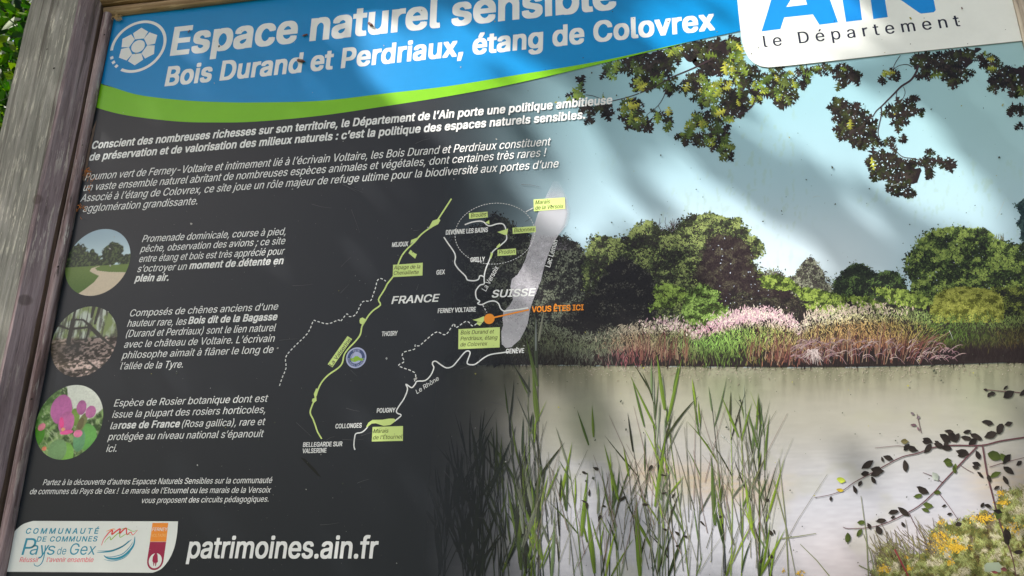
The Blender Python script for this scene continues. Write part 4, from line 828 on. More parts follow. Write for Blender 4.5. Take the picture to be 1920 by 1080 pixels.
for t in [("MIJOUX", 735.5, 463.7, 765, 462), ("DIVONNE LES BAINS", 836.3, 440.7, 914.5, 435.5), ("GRILLY", 882.5, 492, 908.7, 490.5), ("GEX", 818.7, 515.7, 834, 514.5), ("THOIRY", 716, 630.7, 745, 629.5), ("FERNEY VOLTAIRE", 821.3, 587.5, 892, 584.5), ("POUGNY", 707, 774.5, 741, 773.2), ("COLLONGES", 629.3, 803.7, 678, 802), ("GENÈVE", 948.7, 663.3, 982.5, 662), ("BELLEGARDE SUR", 568.7, 838.3, 641.7, 836.7), ("VALSERINE", 567.5, 850, 612, 848.7)]:
    text(*t, 8.8, .020, .06, layer=12.4, name='place_name', res=2)
text("FRANCE", 734.5, 570.5, 821, 566, 14.4, .02, .25, layer=12.4, name='country_name'); text("SUISSE", 922, 558.5, 1001, 555.3, 14.4, .02, .25, layer=12.4, name='country_name')
text("VOUS ÊTES ICI", 997.5, 586, 1094, 582, 11, .022, .04, M_ORANGE, 12.4, name='orange_caption')
text("Le Rhône", 782.5, 739, 823.7, 712.5, 8.5, .004, .15, layer=12.4, name='river_name', res=2)
text("La Versoix", 911.5, 547, 935.5, 502.5, 9.5, .004, .1, layer=12.4, name='river_name', res=2)
text("Lac Léman", 1031.5, 502, 1046, 452, 9.5, .012, .1, layer=12.4, name='lake_name', res=2)

# ------------------------------------------------------------------ the map
M_LAKE, N_, L_n, B_ = newmat('pale_lake_ink')
at = N_.new('ShaderNodeVertexColor'); at.layer_name = 'Col'; L_n.new(at.outputs['Color'], B_.inputs['Base Color']); L_n.new(at.outputs['Alpha'], B_.inputs['Alpha']); B_.inputs['Roughness'].default_value = ROUGH
LAKE_L = [(1036, 340), (1032, 352), (1021, 375), (1009, 400), (1001, 425), (997, 445), (991, 470), (985, 488), (978, 503), (970, 516), (960, 523.5), (957, 538), (960, 552), (962, 562), (955, 574), (944, 585), (942.5, 597), (943.7, 610), (940, 622), (941, 645), (948, 652.5), (957, 651.5)]
LAKE_R = [(1047, 340), (1056, 352), (1066, 375), (1070, 400), (1066, 420), (1048, 440), (1035, 460), (1029, 475), (1023, 492), (1018, 510), (1014, 527), (1009, 540), (1004, 552), (999, 565), (994, 580), (991, 600), (989, 608), (985, 618), (975, 637), (968, 643), (962, 648), (960, 651)]
def lake():
    A = np.array(LAKE_L); B__ = np.array(LAKE_R); V = []; C = []; F = []; K = 12
    for k in range(len(A)):
        for s in range(K + 1):
            p = A[k] + (B__[k] - A[k]) * s / K; q = onp(p)[0]; V.append((q[0], -10.0 * LAY, q[1]))
            up = sstep(335, 400, p[1]); right = 1 if p[1] > 438 else float(sstep(1.02, .80, s / K)) * 1.0
            C.append((.56, .555, .585, .66 * up * right))
    for k in range(len(A) - 1):
        for s in range(K):
            a = k * (K + 1) + s; F.append((a, a + K + 1, a + K + 2, a + 1))
    o = pydata('lake_shape', V, F, M_LAKE, panel); at_ = o.data.color_attributes.new('Col', 'FLOAT_COLOR', 'POINT'); at_.data.foreach_set('color', np.array(C, np.float32).ravel()); o['label'] = 'pale translucent lake shape of the map'
lake()
def lake_grain():
    r = np.random.default_rng(404); poly = LAKE_L + LAKE_R[::-1]; x = r.uniform(940, 1060, 9000); y = r.uniform(440, 652, 9000); k = inpoly(x, y, poly) & (y > 446 + r.normal(0, 6, 9000)); x = x[k]; y = y[k]; g = fbm(x / 9, y / 9, 71); n = len(x)
    c = mixc(ink((126, 122, 128)), ink((172, 168, 176)), sstep(.35, .65, g)) * r.uniform(.8, 1.15, (n, 1)); k = r.random(n) < .6 * sstep(640, 560, y) + .15; x, y, c = x[k], y[k], c[k]; n = len(x)
    sheet_polys('lake_grain', quads(x, y, r.uniform(1.2, 3, n), r.uniform(.8, 2, n), r.uniform(0, 6, n)), c, 10.1, M_PRINT, panel, .08)['kind'] = 'stuff'
lake_grain()
G = [(846.7, 373), (822, 411), (812, 424), (803, 430), (789, 441), (778, 454), (765, 466), (755, 478), (749, 490), (744, 504), (738, 518), (727, 532), (722.5, 541), (717, 550), (710, 562.5), (713.7, 572), (700, 582.5), (691, 592.5), (685, 602.5), (679, 612.5), (676, 627.5), (667, 640), (655, 652.5), (646, 665), (642.5, 680), (635, 690), (617, 702.5), (605, 715), (597.5, 728.7), (590, 750), (586, 760), (582, 773.7), (587.5, 786), (592.5, 800), (596, 810), (603.7, 823)]
stroke('green_river', G, 2.7, 10.9, M_BOX, panel, 3)['label'] = 'pale green river line on the map'
def zp(pts, ox, oy): return [(ox + x / 4, oy + y / 4) for x, y in pts]
for pts in [zp([(1298, 628), (1325, 578), (1372, 562), (1384, 572), (1368, 603), (1315, 630)], 480, 270), zp([(1160, 752), (1165, 722), (1213, 703), (1195, 730)], 480, 270), zp([(1160, 795), (1190, 820), (1208, 828), (1195, 862), (1145, 820)], 480, 270),
            zp([(778, 245), (783, 230), (800, 222), (830, 240), (802, 278), (780, 265)], 480, 540), zp([(453, 754), (468, 758), (468, 775), (457, 812), (440, 818), (436, 795)], 480, 540), zp([(425, 832), (455, 820), (456, 846), (440, 860), (421, 850)], 480, 540),
            zp([(875, 990), (950, 988), (1000, 980), (1035, 980), (1050, 990), (1040, 1005), (1010, 1028), (960, 1035), (900, 1015), (870, 1018), (835, 1045), (828, 1040), (845, 1010)], 480, 540),
            zp([(1625, 240), (1650, 235), (1672, 228), (1712, 212), (1712, 245), (1680, 285), (1655, 270), (1662, 252)], 480, 540), zp([(1720, 592), (1750, 572), (1752, 604)], 480, 270),
            [(932.5, 435.5), (953, 429), (951, 440.5), (946, 441)], [(920.5, 473), (924.5, 476), (921, 486), (919, 484)], [(931, 463), (937.5, 456), (938, 463), (932, 466)]]:
    flat('nature_site', pts, 12.0, M_BOX, panel)
Ver = zp([(1567, 607), (1620, 588), (1680, 580), (1710, 588), (1725, 602), (1745, 615), (1770, 613), (1800, 603), (1830, 598), (1855, 603), (1870, 625), (1874, 650), (1878, 680), (1878, 720), (1830, 765), (1785, 800), (1765, 830), (1752, 870), (1727, 930), (1714, 980), (1712, 1020), (1712, 1050), (1685, 1058), (1665, 1078)], 480, 270) + zp([(1648, 30), (1655, 80), (1680, 100), (1663, 116), (1680, 125), (1700, 124), (1740, 105), (1775, 98), (1800, 103), (1822, 122), (1835, 155), (1860, 174), (1890, 170)], 480, 540) + [(962, 581.5), (975, 580), (990, 577.5)]
stroke('white_river', Ver, 2.3, 11.2, M_WHITE, panel, 3)
stroke('white_river', zp([(1410, 700), (1440, 745), (1485, 810), (1497, 850), (1492, 895), (1520, 940), (1570, 990), (1580, 1010), (1592, 1023), (1640, 1027), (1670, 1015), (1678, 992), (1695, 990), (1710, 1000)], 480, 270), 2.3, 11.2, M_WHITE, panel, 3)
stroke('white_river', zp([(1890, 480), (1850, 486), (1760, 500), (1705, 528), (1650, 570), (1620, 577), (1592, 572), (1585, 555), (1605, 498), (1603, 478), (1585, 473), (1560, 490), (1510, 550), (1475, 588), (1430, 600), (1385, 575), (1350, 550), (1328, 556), (1325, 575), (1335, 600), (1312, 655), (1270, 695), (1210, 700), (1195, 722), (1172, 748), (1150, 738), (1125, 722), (1138, 760), (1112, 830), (1078, 880), (1055, 920), (1062, 940), (1088, 950), (1083, 965), (1040, 1000)], 480, 540), 2.3, 11.2, M_WHITE, panel, 3)
stroke('white_river', [(690, 800), (685, 806), (678, 811), (668, 813), (665.5, 820), (664, 835), (666, 843.7)], 2.2, 11.2, M_WHITE, panel, 3)
stroke('dashed_border', zp([(178, 735), (200, 670), (228, 600), (225, 520), (280, 450), (390, 340), (430, 250), (450, 248), (540, 270), (620, 240), (635, 252), (683, 195), (700, 215), (750, 200), (800, 105), (860, 98), (880, 50), (898, 0)], 480, 540) + zp([(912, 1025), (940, 1010), (975, 1030)], 480, 270), 1.7, 11.2, M_WHITE, panel, 3, dash=(4.6, 3.4))
stroke('dashed_border', zp([(1190, 700), (1192, 635), (1070, 585), (1112, 555), (1097, 510), (1115, 480), (1190, 460), (1195, 425), (1225, 435), (1300, 370), (1360, 330), (1425, 352), (1485, 268), (1500, 300), (1570, 253), (1600, 260), (1625, 287), (1660, 265)], 480, 540), 1.7, 11.2, M_WHITE, panel, 3, dash=(5, 3.4))
stroke('dashed_border', zp([(1702, 130), (1732, 185)], 480, 540), 1.7, 11.2, M_WHITE, panel, 2, dash=(4, 3))
el = [(928 + 74.5 * math.cos(t), 438.5 - 3.2 * math.cos(t) + 57 * math.sin(t)) for t in np.linspace(0, 2 * math.pi, 90)]
stroke('dashed_circle', el, 1.0, 11.2, M_WHITE, panel, 0, dash=(3.0, 2.2)); stroke('pointer_line', [(986, 397.5), (1000.5, 390)], 1.1, 11.2, M_WHITE, panel, 0)
stroke('orange_pointer', [(920, 597), (992, 581)], 2.8, 11.5, M_ORANGE, panel, 0)
t_ = np.linspace(0, 2 * math.pi, 40, endpoint=False)
def circ(cx, cy, rpx):
    """true circle on the board round a photo point; rpx measured across the photo"""
    c = onp((cx, cy))[0]; r = np.linalg.norm(onp((cx + rpx, cy))[0] - c); return c, r
def cdisc(name, cx, cy, rpx, layer, mat, label=None):
    c, r = circ(cx, cy, rpx); return flat(name, np.column_stack((c[0] + r * np.cos(t_), c[1] + r * np.sin(t_))), layer, mat, panel, label, world=True)
cdisc('location_dot', 917.6, 598.2, 9.9, 12.1, M_ORANGE, 'orange you are here dot')
for pts in [[(879.5, 400), (914.5, 397.3), (915, 408), (880, 411)], [(1000.5, 374.5), (1059, 370.7), (1060, 392), (1001, 396.7)], [(961, 427.5), (1004.5, 424.3), (1005, 435.7), (961.7, 439)], [(933, 468.7), (967.5, 466.2), (968, 478), (933, 480.5)], [(737.5, 497), (793, 493), (792.5, 517), (736.7, 520)], [(860, 617.5), (937.5, 613.7), (937, 651.7), (859.5, 655)], [(699, 800.7), (756, 799), (755.7, 826.7), (697.5, 828)], [(615, 683), (652, 630.5), (660.7, 636), (623.7, 689)]]:
    flat('map_label', pts, 11.6, M_BOX, panel)
for t in [("Broues", 883, 408.2, 911, 405.9, 7.5), ("Marais", 1003.7, 383.7, 1030.7, 381.7, 7.5), ("de la Versoix", 1003.7, 393.7, 1055.7, 390.4, 7.5), ("Bidonnes", 963.7, 436, 1002, 433.5, 7.5), ("Prodon", 935.5, 477, 965, 475, 7.5), ("Alpage de la", 738.7, 505.7, 787.5, 503.5, 7.2), ("Chenaillette", 738, 515.8, 784.5, 514, 7.2), ("Bois Durand et", 864, 627.6, 925.7, 625.3, 7.5), ("Perdriaux, étang", 863.7, 638.9, 932, 636.5, 7.5), ("de Colovrex", 863.3, 650, 913, 648, 7.5), ("Marais", 700.5, 812.2, 728, 811.2, 7.5), ("de l’Étournel", 699.5, 824, 754, 822.3, 7.5)]:
    text(*t, .006, .2, M_BOXT, 12.4, name='map_label_text', res=2)
text("La Valserine", 622.8, 687.5, 658.7, 637.5, 7.5, .008, .05, M_BLACK, 12.4, name='map_label_text', res=2)
cdisc('round_badge', 668.2, 671, 19, 11.8, M_LILAC, 'small round blue river badge'); cdisc('badge_ring', 668.2, 671, 16.3, 12.1, M_NAVY); cdisc('badge_center', 668.2, 671, 10.8, 12.4, M_LILAC)
flat('badge_hill', zp([(705, 530), (730, 527), (748, 512), (765, 512), (785, 527), (810, 530), (800, 548), (770, 545), (745, 556), (720, 552)], 480, 540), 12.9, M_LIME, panel)
text('SITE', 662.3, 660.5, 675, 659.5, 4, .02, 0, M_LILAC, 12.9, name='badge_text', res=1)
def arc_text(s, cx, cy, rpx, a0, a1, cap, mat, layer):
    c, r = circ(cx, cy, rpx); parts = []
    for k, ch in enumerate(s):
        a = a0 + (a1 - a0) * k / (len(s) - 1)
        if ch == ' ': continue
        me = text_mesh(ch, .01, 1, 1); co = np.array([v.co[:] for v in me.vertices]); h = cap / CAP; x = (co[:, 0] - (co[:, 0].min() + co[:, 0].max()) / 2) * h; y = co[:, 1] * h
        ca, sa = math.cos(a), math.sin(a)       # letters stand on the inside of the rim, feet outwards
        X = c[0] + r * ca + x * (-sa) + (-y) * ca; Z = c[1] + r * sa + x * ca + (-y) * sa
        me.vertices.foreach_set('co', np.column_stack((X, np.full(len(X), -layer * LAY), Z)).astype(np.float32).ravel()); me.materials.clear(); me.materials.append(mat); me.update(); parts.append(me)
    V = []; F = []
    for me in parts:
        b0 = len(V); V += [tuple(v.co) for v in me.vertices]; F += [tuple(b0 + i for i in p.vertices) for p in me.polygons]
    return pydata('badge_text', V, F, mat, panel)
arc_text('RIVIÈRES SAUVAGES', 668.2, 671, 16.0, math.radians(188), math.radians(352), .0024, M_LILAC, 12.9)

# header emblem
c, r = circ(259.6, 87.5, 50.5)
def ring(name, c, r, w_, a0, a1, layer, mat, n=60, label=None):
    V = []; F = []
    for k in range(n + 1):
        a = a0 + (a1 - a0) * k / n
        for rr in (r - w_ / 2, r + w_ / 2): V.append((c[0] + rr * math.cos(a), -layer * LAY, c[1] + rr * math.sin(a)))
    for k in range(n): F.append((2 * k, 2 * k + 1, 2 * k + 3, 2 * k + 2))
    o = pydata(name, V, F, mat, panel); 
    if label: o['label'] = label
    return o
ring('emblem_ring', c, r * .965, r * .105, R(-119), R(183), 11.6, M_WHITE, label='open white ring of the header emblem')
for a in (201, 213.5, 226):
    a = R(a); u_ = np.array([math.cos(a), math.sin(a)]); v_ = np.array([-u_[1], u_[0]]); p = c + u_ * r * .965; s_ = r * .055
    flat('emblem_dot', [p + u_ * s_ + v_ * s_, p - u_ * s_ + v_ * s_, p - u_ * s_ - v_ * s_, p + u_ * s_ - v_ * s_], 11.6, M_WHITE, panel, world=True)
for k in range(6):
    a = R(90 + 60 * k); u_ = np.array([math.cos(a), math.sin(a)]); v_ = np.array([-u_[1], u_[0]])
    flat('emblem_petal', [c + (u_ * x + v_ * y) * r for x, y in [(.735, 0), (.545, .275), (.29, .165), (.29, -.165), (.545, -.275)]], 11.6, M_WHITE, panel, world=True)
flat('emblem_center', np.column_stack((c[0] + r * .245 * np.cos(t_), c[1] + r * .245 * np.sin(t_))), 11.6, M_WHITE, panel, world=True)

# ------------------------------------------------------------------ the three round pictures
def picture(name, cx, cy, rpx, fn, label):
    c, r = circ(cx, cy, rpx); n = 130; s = np.linspace(-1, 1, n); U, Vv = np.meshgrid(s, s)
    # map the square grid onto the disc
    Uc = U * np.sqrt(1 - Vv ** 2 / 2); Vc = Vv * np.sqrt(1 - U ** 2 / 2)
    C = np.clip(fn(Uc, Vc), .004, .85); V = np.column_stack((c[0] + r * Uc.ravel(), np.full(Uc.size, -10.6 * LAY), c[1] + r * Vc.ravel())); i, j = np.meshgrid(np.arange(n - 1), np.arange(n - 1)); b = (j * n + i).ravel()
    o = raw(name, V, np.column_stack((b, b + 1, b + n + 1, b + n)).ravel(), np.arange(len(b)) * 4, M_PRINT, panel, C.reshape(-1, 3)); o['label'] = label
def pic_path(u, v):
    c = mixc(ink((176, 196, 200)), ink((138, 160, 172)), sstep(-.1, 1, v))
    def blob(cx, cy, rx, ry, sd): 
        d = ((u - cx) / rx) ** 2 + ((v - cy) / ry) ** 2 + .9 * (fbm(u * 14 + 9, v * 14 + 9, sd) - .5); return sstep(1.12, .88, d)
    tr = np.maximum.reduce([blob(-.75, .16, .42, .42, 1), blob(-.3, .03, .4, .26, 2), blob(.1, -.06, .3, .14, 3), blob(.42, .22, .34, .34, 4), blob(.42, -.05, .1, .2, 5), blob(.9, 0, .26, .2, 6), blob(-.23, .25, .09, .16, 8)])
    c = mixc(c, mixc(ink((38, 46, 34)), ink((78, 92, 54)), sstep(.45, .75, fbm(u * 22 + 3, v * 22 + 7, 7))), tr)
    gr = sstep(-.105, -.125, v); g = mixc(ink((96, 116, 58)), ink((72, 98, 40)), sstep(-.1, -.9, v)); g = g * (.85 + .3 * fbm(u * 40 + 50, v * 40 + 50, 9))[..., None]; c = mixc(c, g, gr)
    L1 = np.interp(-v, [.12, .18, .26, .32, .42, .6, .8, 1], [.08, -.16, -.20, -.10, .12, .0, -.25, -.55]); R1 = np.interp(-v, [.12, .18, .26, .32, .36, .6, .8, 1], [.12, -.05, .04, .4, .95, .85, .7, .6])
    p = sstep(-.01, .01, u - L1) * sstep(.01, -.01, u - R1) * sstep(-.115, -.13, v); return mixc(c, ink((186, 172, 150)) * (.92 + .16 * fbm(u * 30 + 5, v * 30 + 5, 3))[..., None], p)
def pic_wood(u, v):
    sk = mixc(ink((120, 134, 84)), ink((176, 184, 172)), sstep(.35, .65, fbm(u * 5 + 2, v * 3 + 2, 11)))
    st = fbm(u * 24 + 8, v * 2.2 + 3, 12); c = mixc(sk, ink((74, 72, 66)), sstep(.52, .64, st) * .85)
    g = fbm(u * 12 + 9, v * 22 + 9, 13); gc = mixc(ink((62, 56, 50)), ink((176, 156, 148)), sstep(.42, .68, g)); gc = mixc(gc, ink((92, 78, 58)), sstep(0, -1, u) * .6)
    lit = sstep(.5, .62, fbm(u * 3 + 4, v * 3 + 4, 14)); gc = gc * (.6 + .75 * lit[..., None])
    c = mixc(c, gc, sstep(.16, .04, v + .12 * (fbm(u * 8 + 9, v * 8 + 9, 15) - .5)))
    dkc = ink((56, 54, 50))
    def bar(x0, y0, x1, y1, w0, w1):
        d = np.array([x1 - x0, y1 - y0]); L2 = d @ d; t = np.clip(((u - x0) * d[0] + (v - y0) * d[1]) / L2, 0, 1); ds = np.hypot(u - x0 - t * d[0], v - y0 - t * d[1]); ww = w0 + (w1 - w0) * t + .012 * (fbm(u * 20 + 3, v * 20 + 3, 2) - .5); return sstep(ww, ww - .02, ds)
    for a in [(-.45, 1, -.46, .62, .05, .05), (-.46, .62, -.48, 0, .08, .085), (-.46, .64, -.15, .62, .04, .035), (-.15, .62, .12, .42, .035, .06), (-.46, .37, .08, .40, .05, .04), (.1, .42, .42, .16, .06, .075), (.42, .16, .92, -.2, .05, .04), (.08, .36, .05, 0, .04, .05), (.12, 1, .1, .7, .07, .05), (.3, 1, .24, .5, .06, .05), (-.9, .5, -.5, .35, .05, .03), (.2, -.55, .62, -.85, .03, .05)]:
        c = mixc(c, dkc, bar(*a))
    c = mixc(c, ink((52, 52, 50)), np.clip(np.exp(-((u + .3) / .35) ** 2 - ((v + .18) / .2) ** 2), 0, 1) * .7)
    return c * .95
def pic_rose(u, v):
    n = fbm(u * 7 + 3, v * 7 + 3, 21); c = mixc(ink((50, 74, 36)), ink((128, 156, 96)), sstep(.35, .7, n)); c = mixc(c, ink((66, 118, 30)), sstep(-.3, -1, u) * .5)
    st = fbm((u + v) * 16 + 4, (u - v) * 5 + 4, 22); c = mixc(c, ink((168, 184, 140)), sstep(.6, .72, st) * .6)
    d = sstep(-.02, .03, v - .22 * u - np.interp(u, [-1, -.25, -.12, .0, .25, .7, 1], [1.2, 1.0, .55, .45, -.10, -.04, .16]) + .10 * (fbm(u * 9 + 1, v * 9, 23) - .5)); c = mixc(c, ink((198, 202, 190)), d)
    def ell(cx, cy, rx, ry, a, col, sd=1):
        nonlocal c
        ca, sa = math.cos(a), math.sin(a); x = (u - cx) * ca + (v - cy) * sa; y = -(u - cx) * sa + (v - cy) * ca; q = (x / rx) ** 2 + (y / ry) ** 2 + .25 * (fbm(u * 6 + sd, v * 6, sd) - .5); m = sstep(1.05, .93, q)
        cc = ink(col) * (1.12 - .3 * (y / ry) ** 2 * 1 + .2 * (fbm(x * 18 + 3, y * 3 + 3, sd) - .5))[..., None]; c = mixc(c, cc, m)
    ell(.62, -.42, .28, .36, .3, (96, 156, 76)); ell(.1, -.85, .2, .3, .2, (110, 160, 70)); ell(-.2, -.75, .28, .3, .2, (106, 140, 92)); ell(-.85, -.35, .18, .25, 0, (62, 124, 20)); ell(.4, -.5, .18, .3, .1, (92, 140, 100)); ell(.15, .12, .14, .24, .2, (110, 140, 60)); ell(.38, -.05, .12, .3, -.35, (112, 116, 72))
    ell(.36, -.06, .09, .16, -.2, (98, 92, 60)); ell(-.3, .34, .33, .40, .2, (168, 92, 144), 4); ell(-.08, -.02, .24, .30, .1, (176, 96, 146), 5); ell(-.22, -.02, .07, .16, .3, (214, 70, 130), 6); ell(-.02, -.28, .2, .06, .1, (216, 84, 140), 6)
    ell(.3, .38, .15, .2, .2, (162, 92, 140), 7); ell(.6, .25, .15, .17, .3, (172, 100, 146), 8); ell(.33, -.32, .13, .1, 0, (210, 116, 150), 9); ell(-.8, -.12, .12, .1, .5, (196, 116, 130), 9); ell(-.14, -.2, .06, .05, 0, (226, 150, 110), 9); ell(-.6, -.7, .07, .06, 0, (200, 120, 90), 3)
    g = fbm(u * 26 + 3, v * 26 + 3, 29); return c * (.80 + .32 * g)[..., None]
picture('round_picture', 183.8, 491.5, 59.8, pic_path, 'round picture of a pale path across grass')
picture('round_picture', 158.3, 640, 61.0, pic_wood, 'round picture of a woodland floor with a fallen branch')
picture('round_picture', 130.3, 791, 62.6, pic_rose, 'round picture of a pink rose')

# ------------------------------------------------------------------ logo plate lower left
def z7(pts): return zp(pts, 0, 810)
PLT = z7(smoothline([(-40, 1046), (-20, 960), (40, 840), (95, 770), (130, 728), (180, 690), (250, 667)], 5).tolist() + [(1338, 670)] + smoothline([(1336, 700), (1330, 770), (1315, 850), (1290, 920), (1255, 980), (1210, 1028), (1150, 1055)], 5).tolist() + [(-40, 1047)])
q = onp(PLT); q[:, 0] = np.maximum(q[:, 0], PL - .004)
flat('partner_plate', q, 11.0, M_STICK, panel, 'white plate with the partner logos', world=True)
text("COMMUNAUTÉ", 48.7, 1000.8, 184, 1000.9, 10.6, .022, .14, M_TEAL, 12, sp=1.35, name='logo_text', res=2)
text("DE COMMUNES", 69.5, 1015.6, 182, 1015.2, 9.8, .02, .14, M_TEAL, 12, sp=1.12, name='logo_text', res=2)
text("P", 41, 1040.5, 63, 1040.3, 31, -.004, .12, M_TEAL, 12, name='logo_text'); text("ay", 55.5, 1040, 89, 1040, 17.5 * 1.35, -.004, .12, M_TEAL, 12, name='logo_text'); text("s", 88, 1040, 102, 1040, 22, -.002, .1, M_TEAL, 12, name='logo_text')
text("de", 107, 1039.7, 123.7, 1039.5, 14, -.004, .1, M_TEAL, 12, name='logo_text', res=2); text("Gex", 130, 1040, 178, 1040, 21, -.004, .1, M_TEAL, 12, name='logo_text')
stroke('logo_tail', z7([(345, 850), (340, 900), (330, 950), (315, 985), (290, 1005), (265, 1000), (260, 985)]), 2.0, 12.1, M_TEAL, panel, w1=1.2)
text("Réussir", 37.5, 1053.7, 72.5, 1053.7, 9.3, .008, .15, M_ROSE, 12, name='logo_text', res=2); text("l’avenir ensemble", 88, 1053.5, 175, 1053.7, 9.3, .008, .15, M_ROSE, 12, name='logo_text', res=2)
for pts, w_, m_ in [([(765, 850), (778, 812), (800, 780), (825, 750), (848, 738), (842, 768), (880, 740), (905, 727), (900, 760), (925, 738), (950, 722), (955, 768), (985, 750), (1000, 772), (1035, 735)], 2.6, M_RED), ([(785, 832), (800, 808), (828, 785), (835, 808), (870, 775), (900, 757), (905, 790), (950, 765), (985, 775)], 1.6, M_LIME), ([(800, 745), (850, 728), (870, 730)], 1.6, M_ORG2), ([(900, 733), (945, 722), (1000, 745), (1030, 735)], 1.2, M_LIME),
                    ([(730, 903), (790, 900), (850, 890), (915, 862), (960, 830), (990, 805)], 2.6, M_TEAL), ([(735, 890), (800, 892), (860, 882), (930, 850), (970, 815)], 1.4, M_TEAL), ([(783, 925), (810, 945), (870, 950), (930, 930), (980, 885), (1008, 840), (1015, 785)], 4.2, M_TEAL), ([(785, 955), (830, 966), (880, 962), (940, 940), (985, 895)], 1.4, M_TEAL), ([(790, 935), (850, 935), (920, 915), (970, 870), (1000, 825)], 1.6, M_TEAL)]:
    stroke('logo_swirl', z7(pts), w_, 12.1, m_, panel, 5, taper=.5)
flat('town_plate', z7([(1147, 682), (1265, 682), (1250, 822), (1128, 822)]), 12, M_ORG2, panel, 'orange upper half of the town logo')
c, r = circ(*z7([(1168, 965)])[0], 15.2)
flat('town_plate', np.concatenate((onp(z7([(1128, 824), (1249, 824), (1229, 965)])), [(c[0] + r * math.cos(a), c[1] + r * math.sin(a)) for a in np.linspace(-.1, -math.pi, 16)], onp(z7([(1107, 960)])))), 12, M_CRIM, panel, 'crimson lower half of the town logo', world=True)
flat('town_plate_circle', np.column_stack((c[0] + r * .80 * np.cos(t_), c[1] + r * .80 * np.sin(t_))), 12.5, M_STICK, panel, world=True)
flat('town_figure', z7([(1176, 902), (1186, 922), (1188, 975), (1178, 980), (1173, 1005), (1168, 1005), (1167, 980), (1162, 982), (1158, 1003), (1154, 1003), (1152, 975), (1146, 970), (1150, 935), (1162, 915)]), 13, M_CRIM, panel)
text('FERNEY', 286, 995.7, 314, 995.6, 6.6, .008, .1, M_WHITE, 12.6, name='logo_text', res=2); text('VOLTAIRE', 284, 1006.6, 312, 1006.5, 5.6, -.004, .1, M_PEACH, 12.6, name='logo_text', res=2)

# ------------------------------------------------------------------ dirt, scratches, debris on the panel
r_ = np.random.default_rng(555)
n = 520; x = np.concatenate((r_.uniform(1050, 1920, 380), r_.uniform(200, 1050, 140))); y = r_.uniform(20, 1080, n); s = r_.gamma(2, .8, n) * .8 + .5
P_ = quads(x, y, s * 1.3, s, r_.uniform(0, 6, n)); cc = np.tile(ink((52, 56, 46)), (n, 1)); kk = r_.random(n) < .18; cc[kk] = ink((130, 128, 60)); kk = (x < 1000) & (r_.random(n) < .6); cc[kk] = ink((150, 150, 145))
sheet_polys('dirt_specks', P_, cc, 16, M_PRINT, panel, .5)['kind'] = 'stuff'
P = []; C = []
for k in range(40):
    x0 = r_.uniform(520, 1000) if k < 34 else r_.uniform(1000, 1900); y0 = r_.uniform(260, 1000); a = r_.choice([.1, -.4, 1.3]) + r_.normal(0, .5); L_ = r_.uniform(8, 46)
    p_ = np.array([(x0, y0), (x0 + L_ * .5 * math.cos(a), y0 + L_ * .5 * math.sin(a) + r_.normal(0, 1)), (x0 + L_ * math.cos(a), y0 + L_ * math.sin(a))]); A, B_ = stroke_quads(p_, .75, .3)
    for q in range(2): P.append([A[q], A[q + 1], B_[q + 1], B_[q]]); C.append(ink((74, 74, 76) if x0 < 1000 else (150, 156, 150)))
sheet_polys('scratches', np.array(P), np.array(C), 16.6, M_PRINT, panel, .1)['kind'] = 'stuff'
n = 420; x = r_.uniform(80, 1050, n); y = r_.uniform(240, 1070, n); sheet_polys('dust', quads(x, y, r_.uniform(.5, 1.6, n), r_.uniform(.5, 1.3, n), r_.uniform(0, 6, n)), np.tile(ink((104, 104, 100)), (n, 1)) * r_.uniform(.5, 1.3, (n, 1)), 16.7, M_PRINT, panel, .1)['kind'] = 'stuff'
def husk(x, y, L_, seed, col, lab):
    """small dead insect or bud scale stuck to the glossy panel"""
    r = np.random.default_rng(seed); c = onp((x, y))[0]; s = L_ * .0006; V = []; F = []
    m_ = bpy.data.materials.get('husk') or newmat('husk')[0]; m_.node_tree.nodes['Principled BSDF'].inputs['Base Color'].default_value = (*ink(col), 1)
    n1, n2 = 8, 6; a0 = r.uniform(0, 3)
    for i in range(n1 + 1):
        t = i / n1; rad = s * .22 * math.sin(math.pi * min(max(t, .04), .96)) * (1 + .3 * math.sin(t * 9))
        for j in range(n2):
            b = 2 * math.pi * j / n2; lx = (t - .5) * s + .12 * s * math.sin(t * 3); lz = rad * math.cos(b); V.append((c[0] + lx * math.cos(a0) - lz * math.sin(a0), -.0024 - rad * math.sin(b) * .8 - .0002, c[1] + lx * math.sin(a0) + lz * math.cos(a0)))
    for i in range(n1):
        for j in range(n2): F.append((i * n2 + j, i * n2 + (j + 1) % n2, (i + 1) * n2 + (j + 1) % n2, (i + 1) * n2 + j))
    for k in range(4):                                        # legs / fibres
        a = r.uniform(0, 6.28); b0 = len(V); l = s * r.uniform(.3, .6); p0 = np.array([c[0] + r.uniform(-.2, .2) * s, c[1] + r.uniform(-.2, .2) * s]); p1 = p0 + l * np.array([math.cos(a), math.sin(a)])
        for p, yy in ((p0, -.003), (p0 + [.00025, .0002], -.003), (p1, -.0022)): V.append((p[0], yy, p[1]))
        F.append((b0, b0 + 1, b0 + 2))
    o = pydata('insect_husk', V, F, m_, None, smooth=True); o['label'] = lab; o['category'] = 'dead insect'
husk(573, 68, 14, 3, (120, 50, 44), 'tiny red brown husk stuck between the words of the blue header title')
husk(566, 116, 22, 4, (110, 52, 44), 'thin dark husk stuck on the d of the second title line')
husk(696, 48, 18, 5, (60, 60, 70), 'thin grey husk stuck over the u of the large title')
husk(1802, 18, 6, 6, (40, 40, 40), 'black speck of a husk on the white logo plate at top right')
husk(356, 61, 9, 8, (90, 50, 40), 'small brown husk stuck on the capital E of the title')

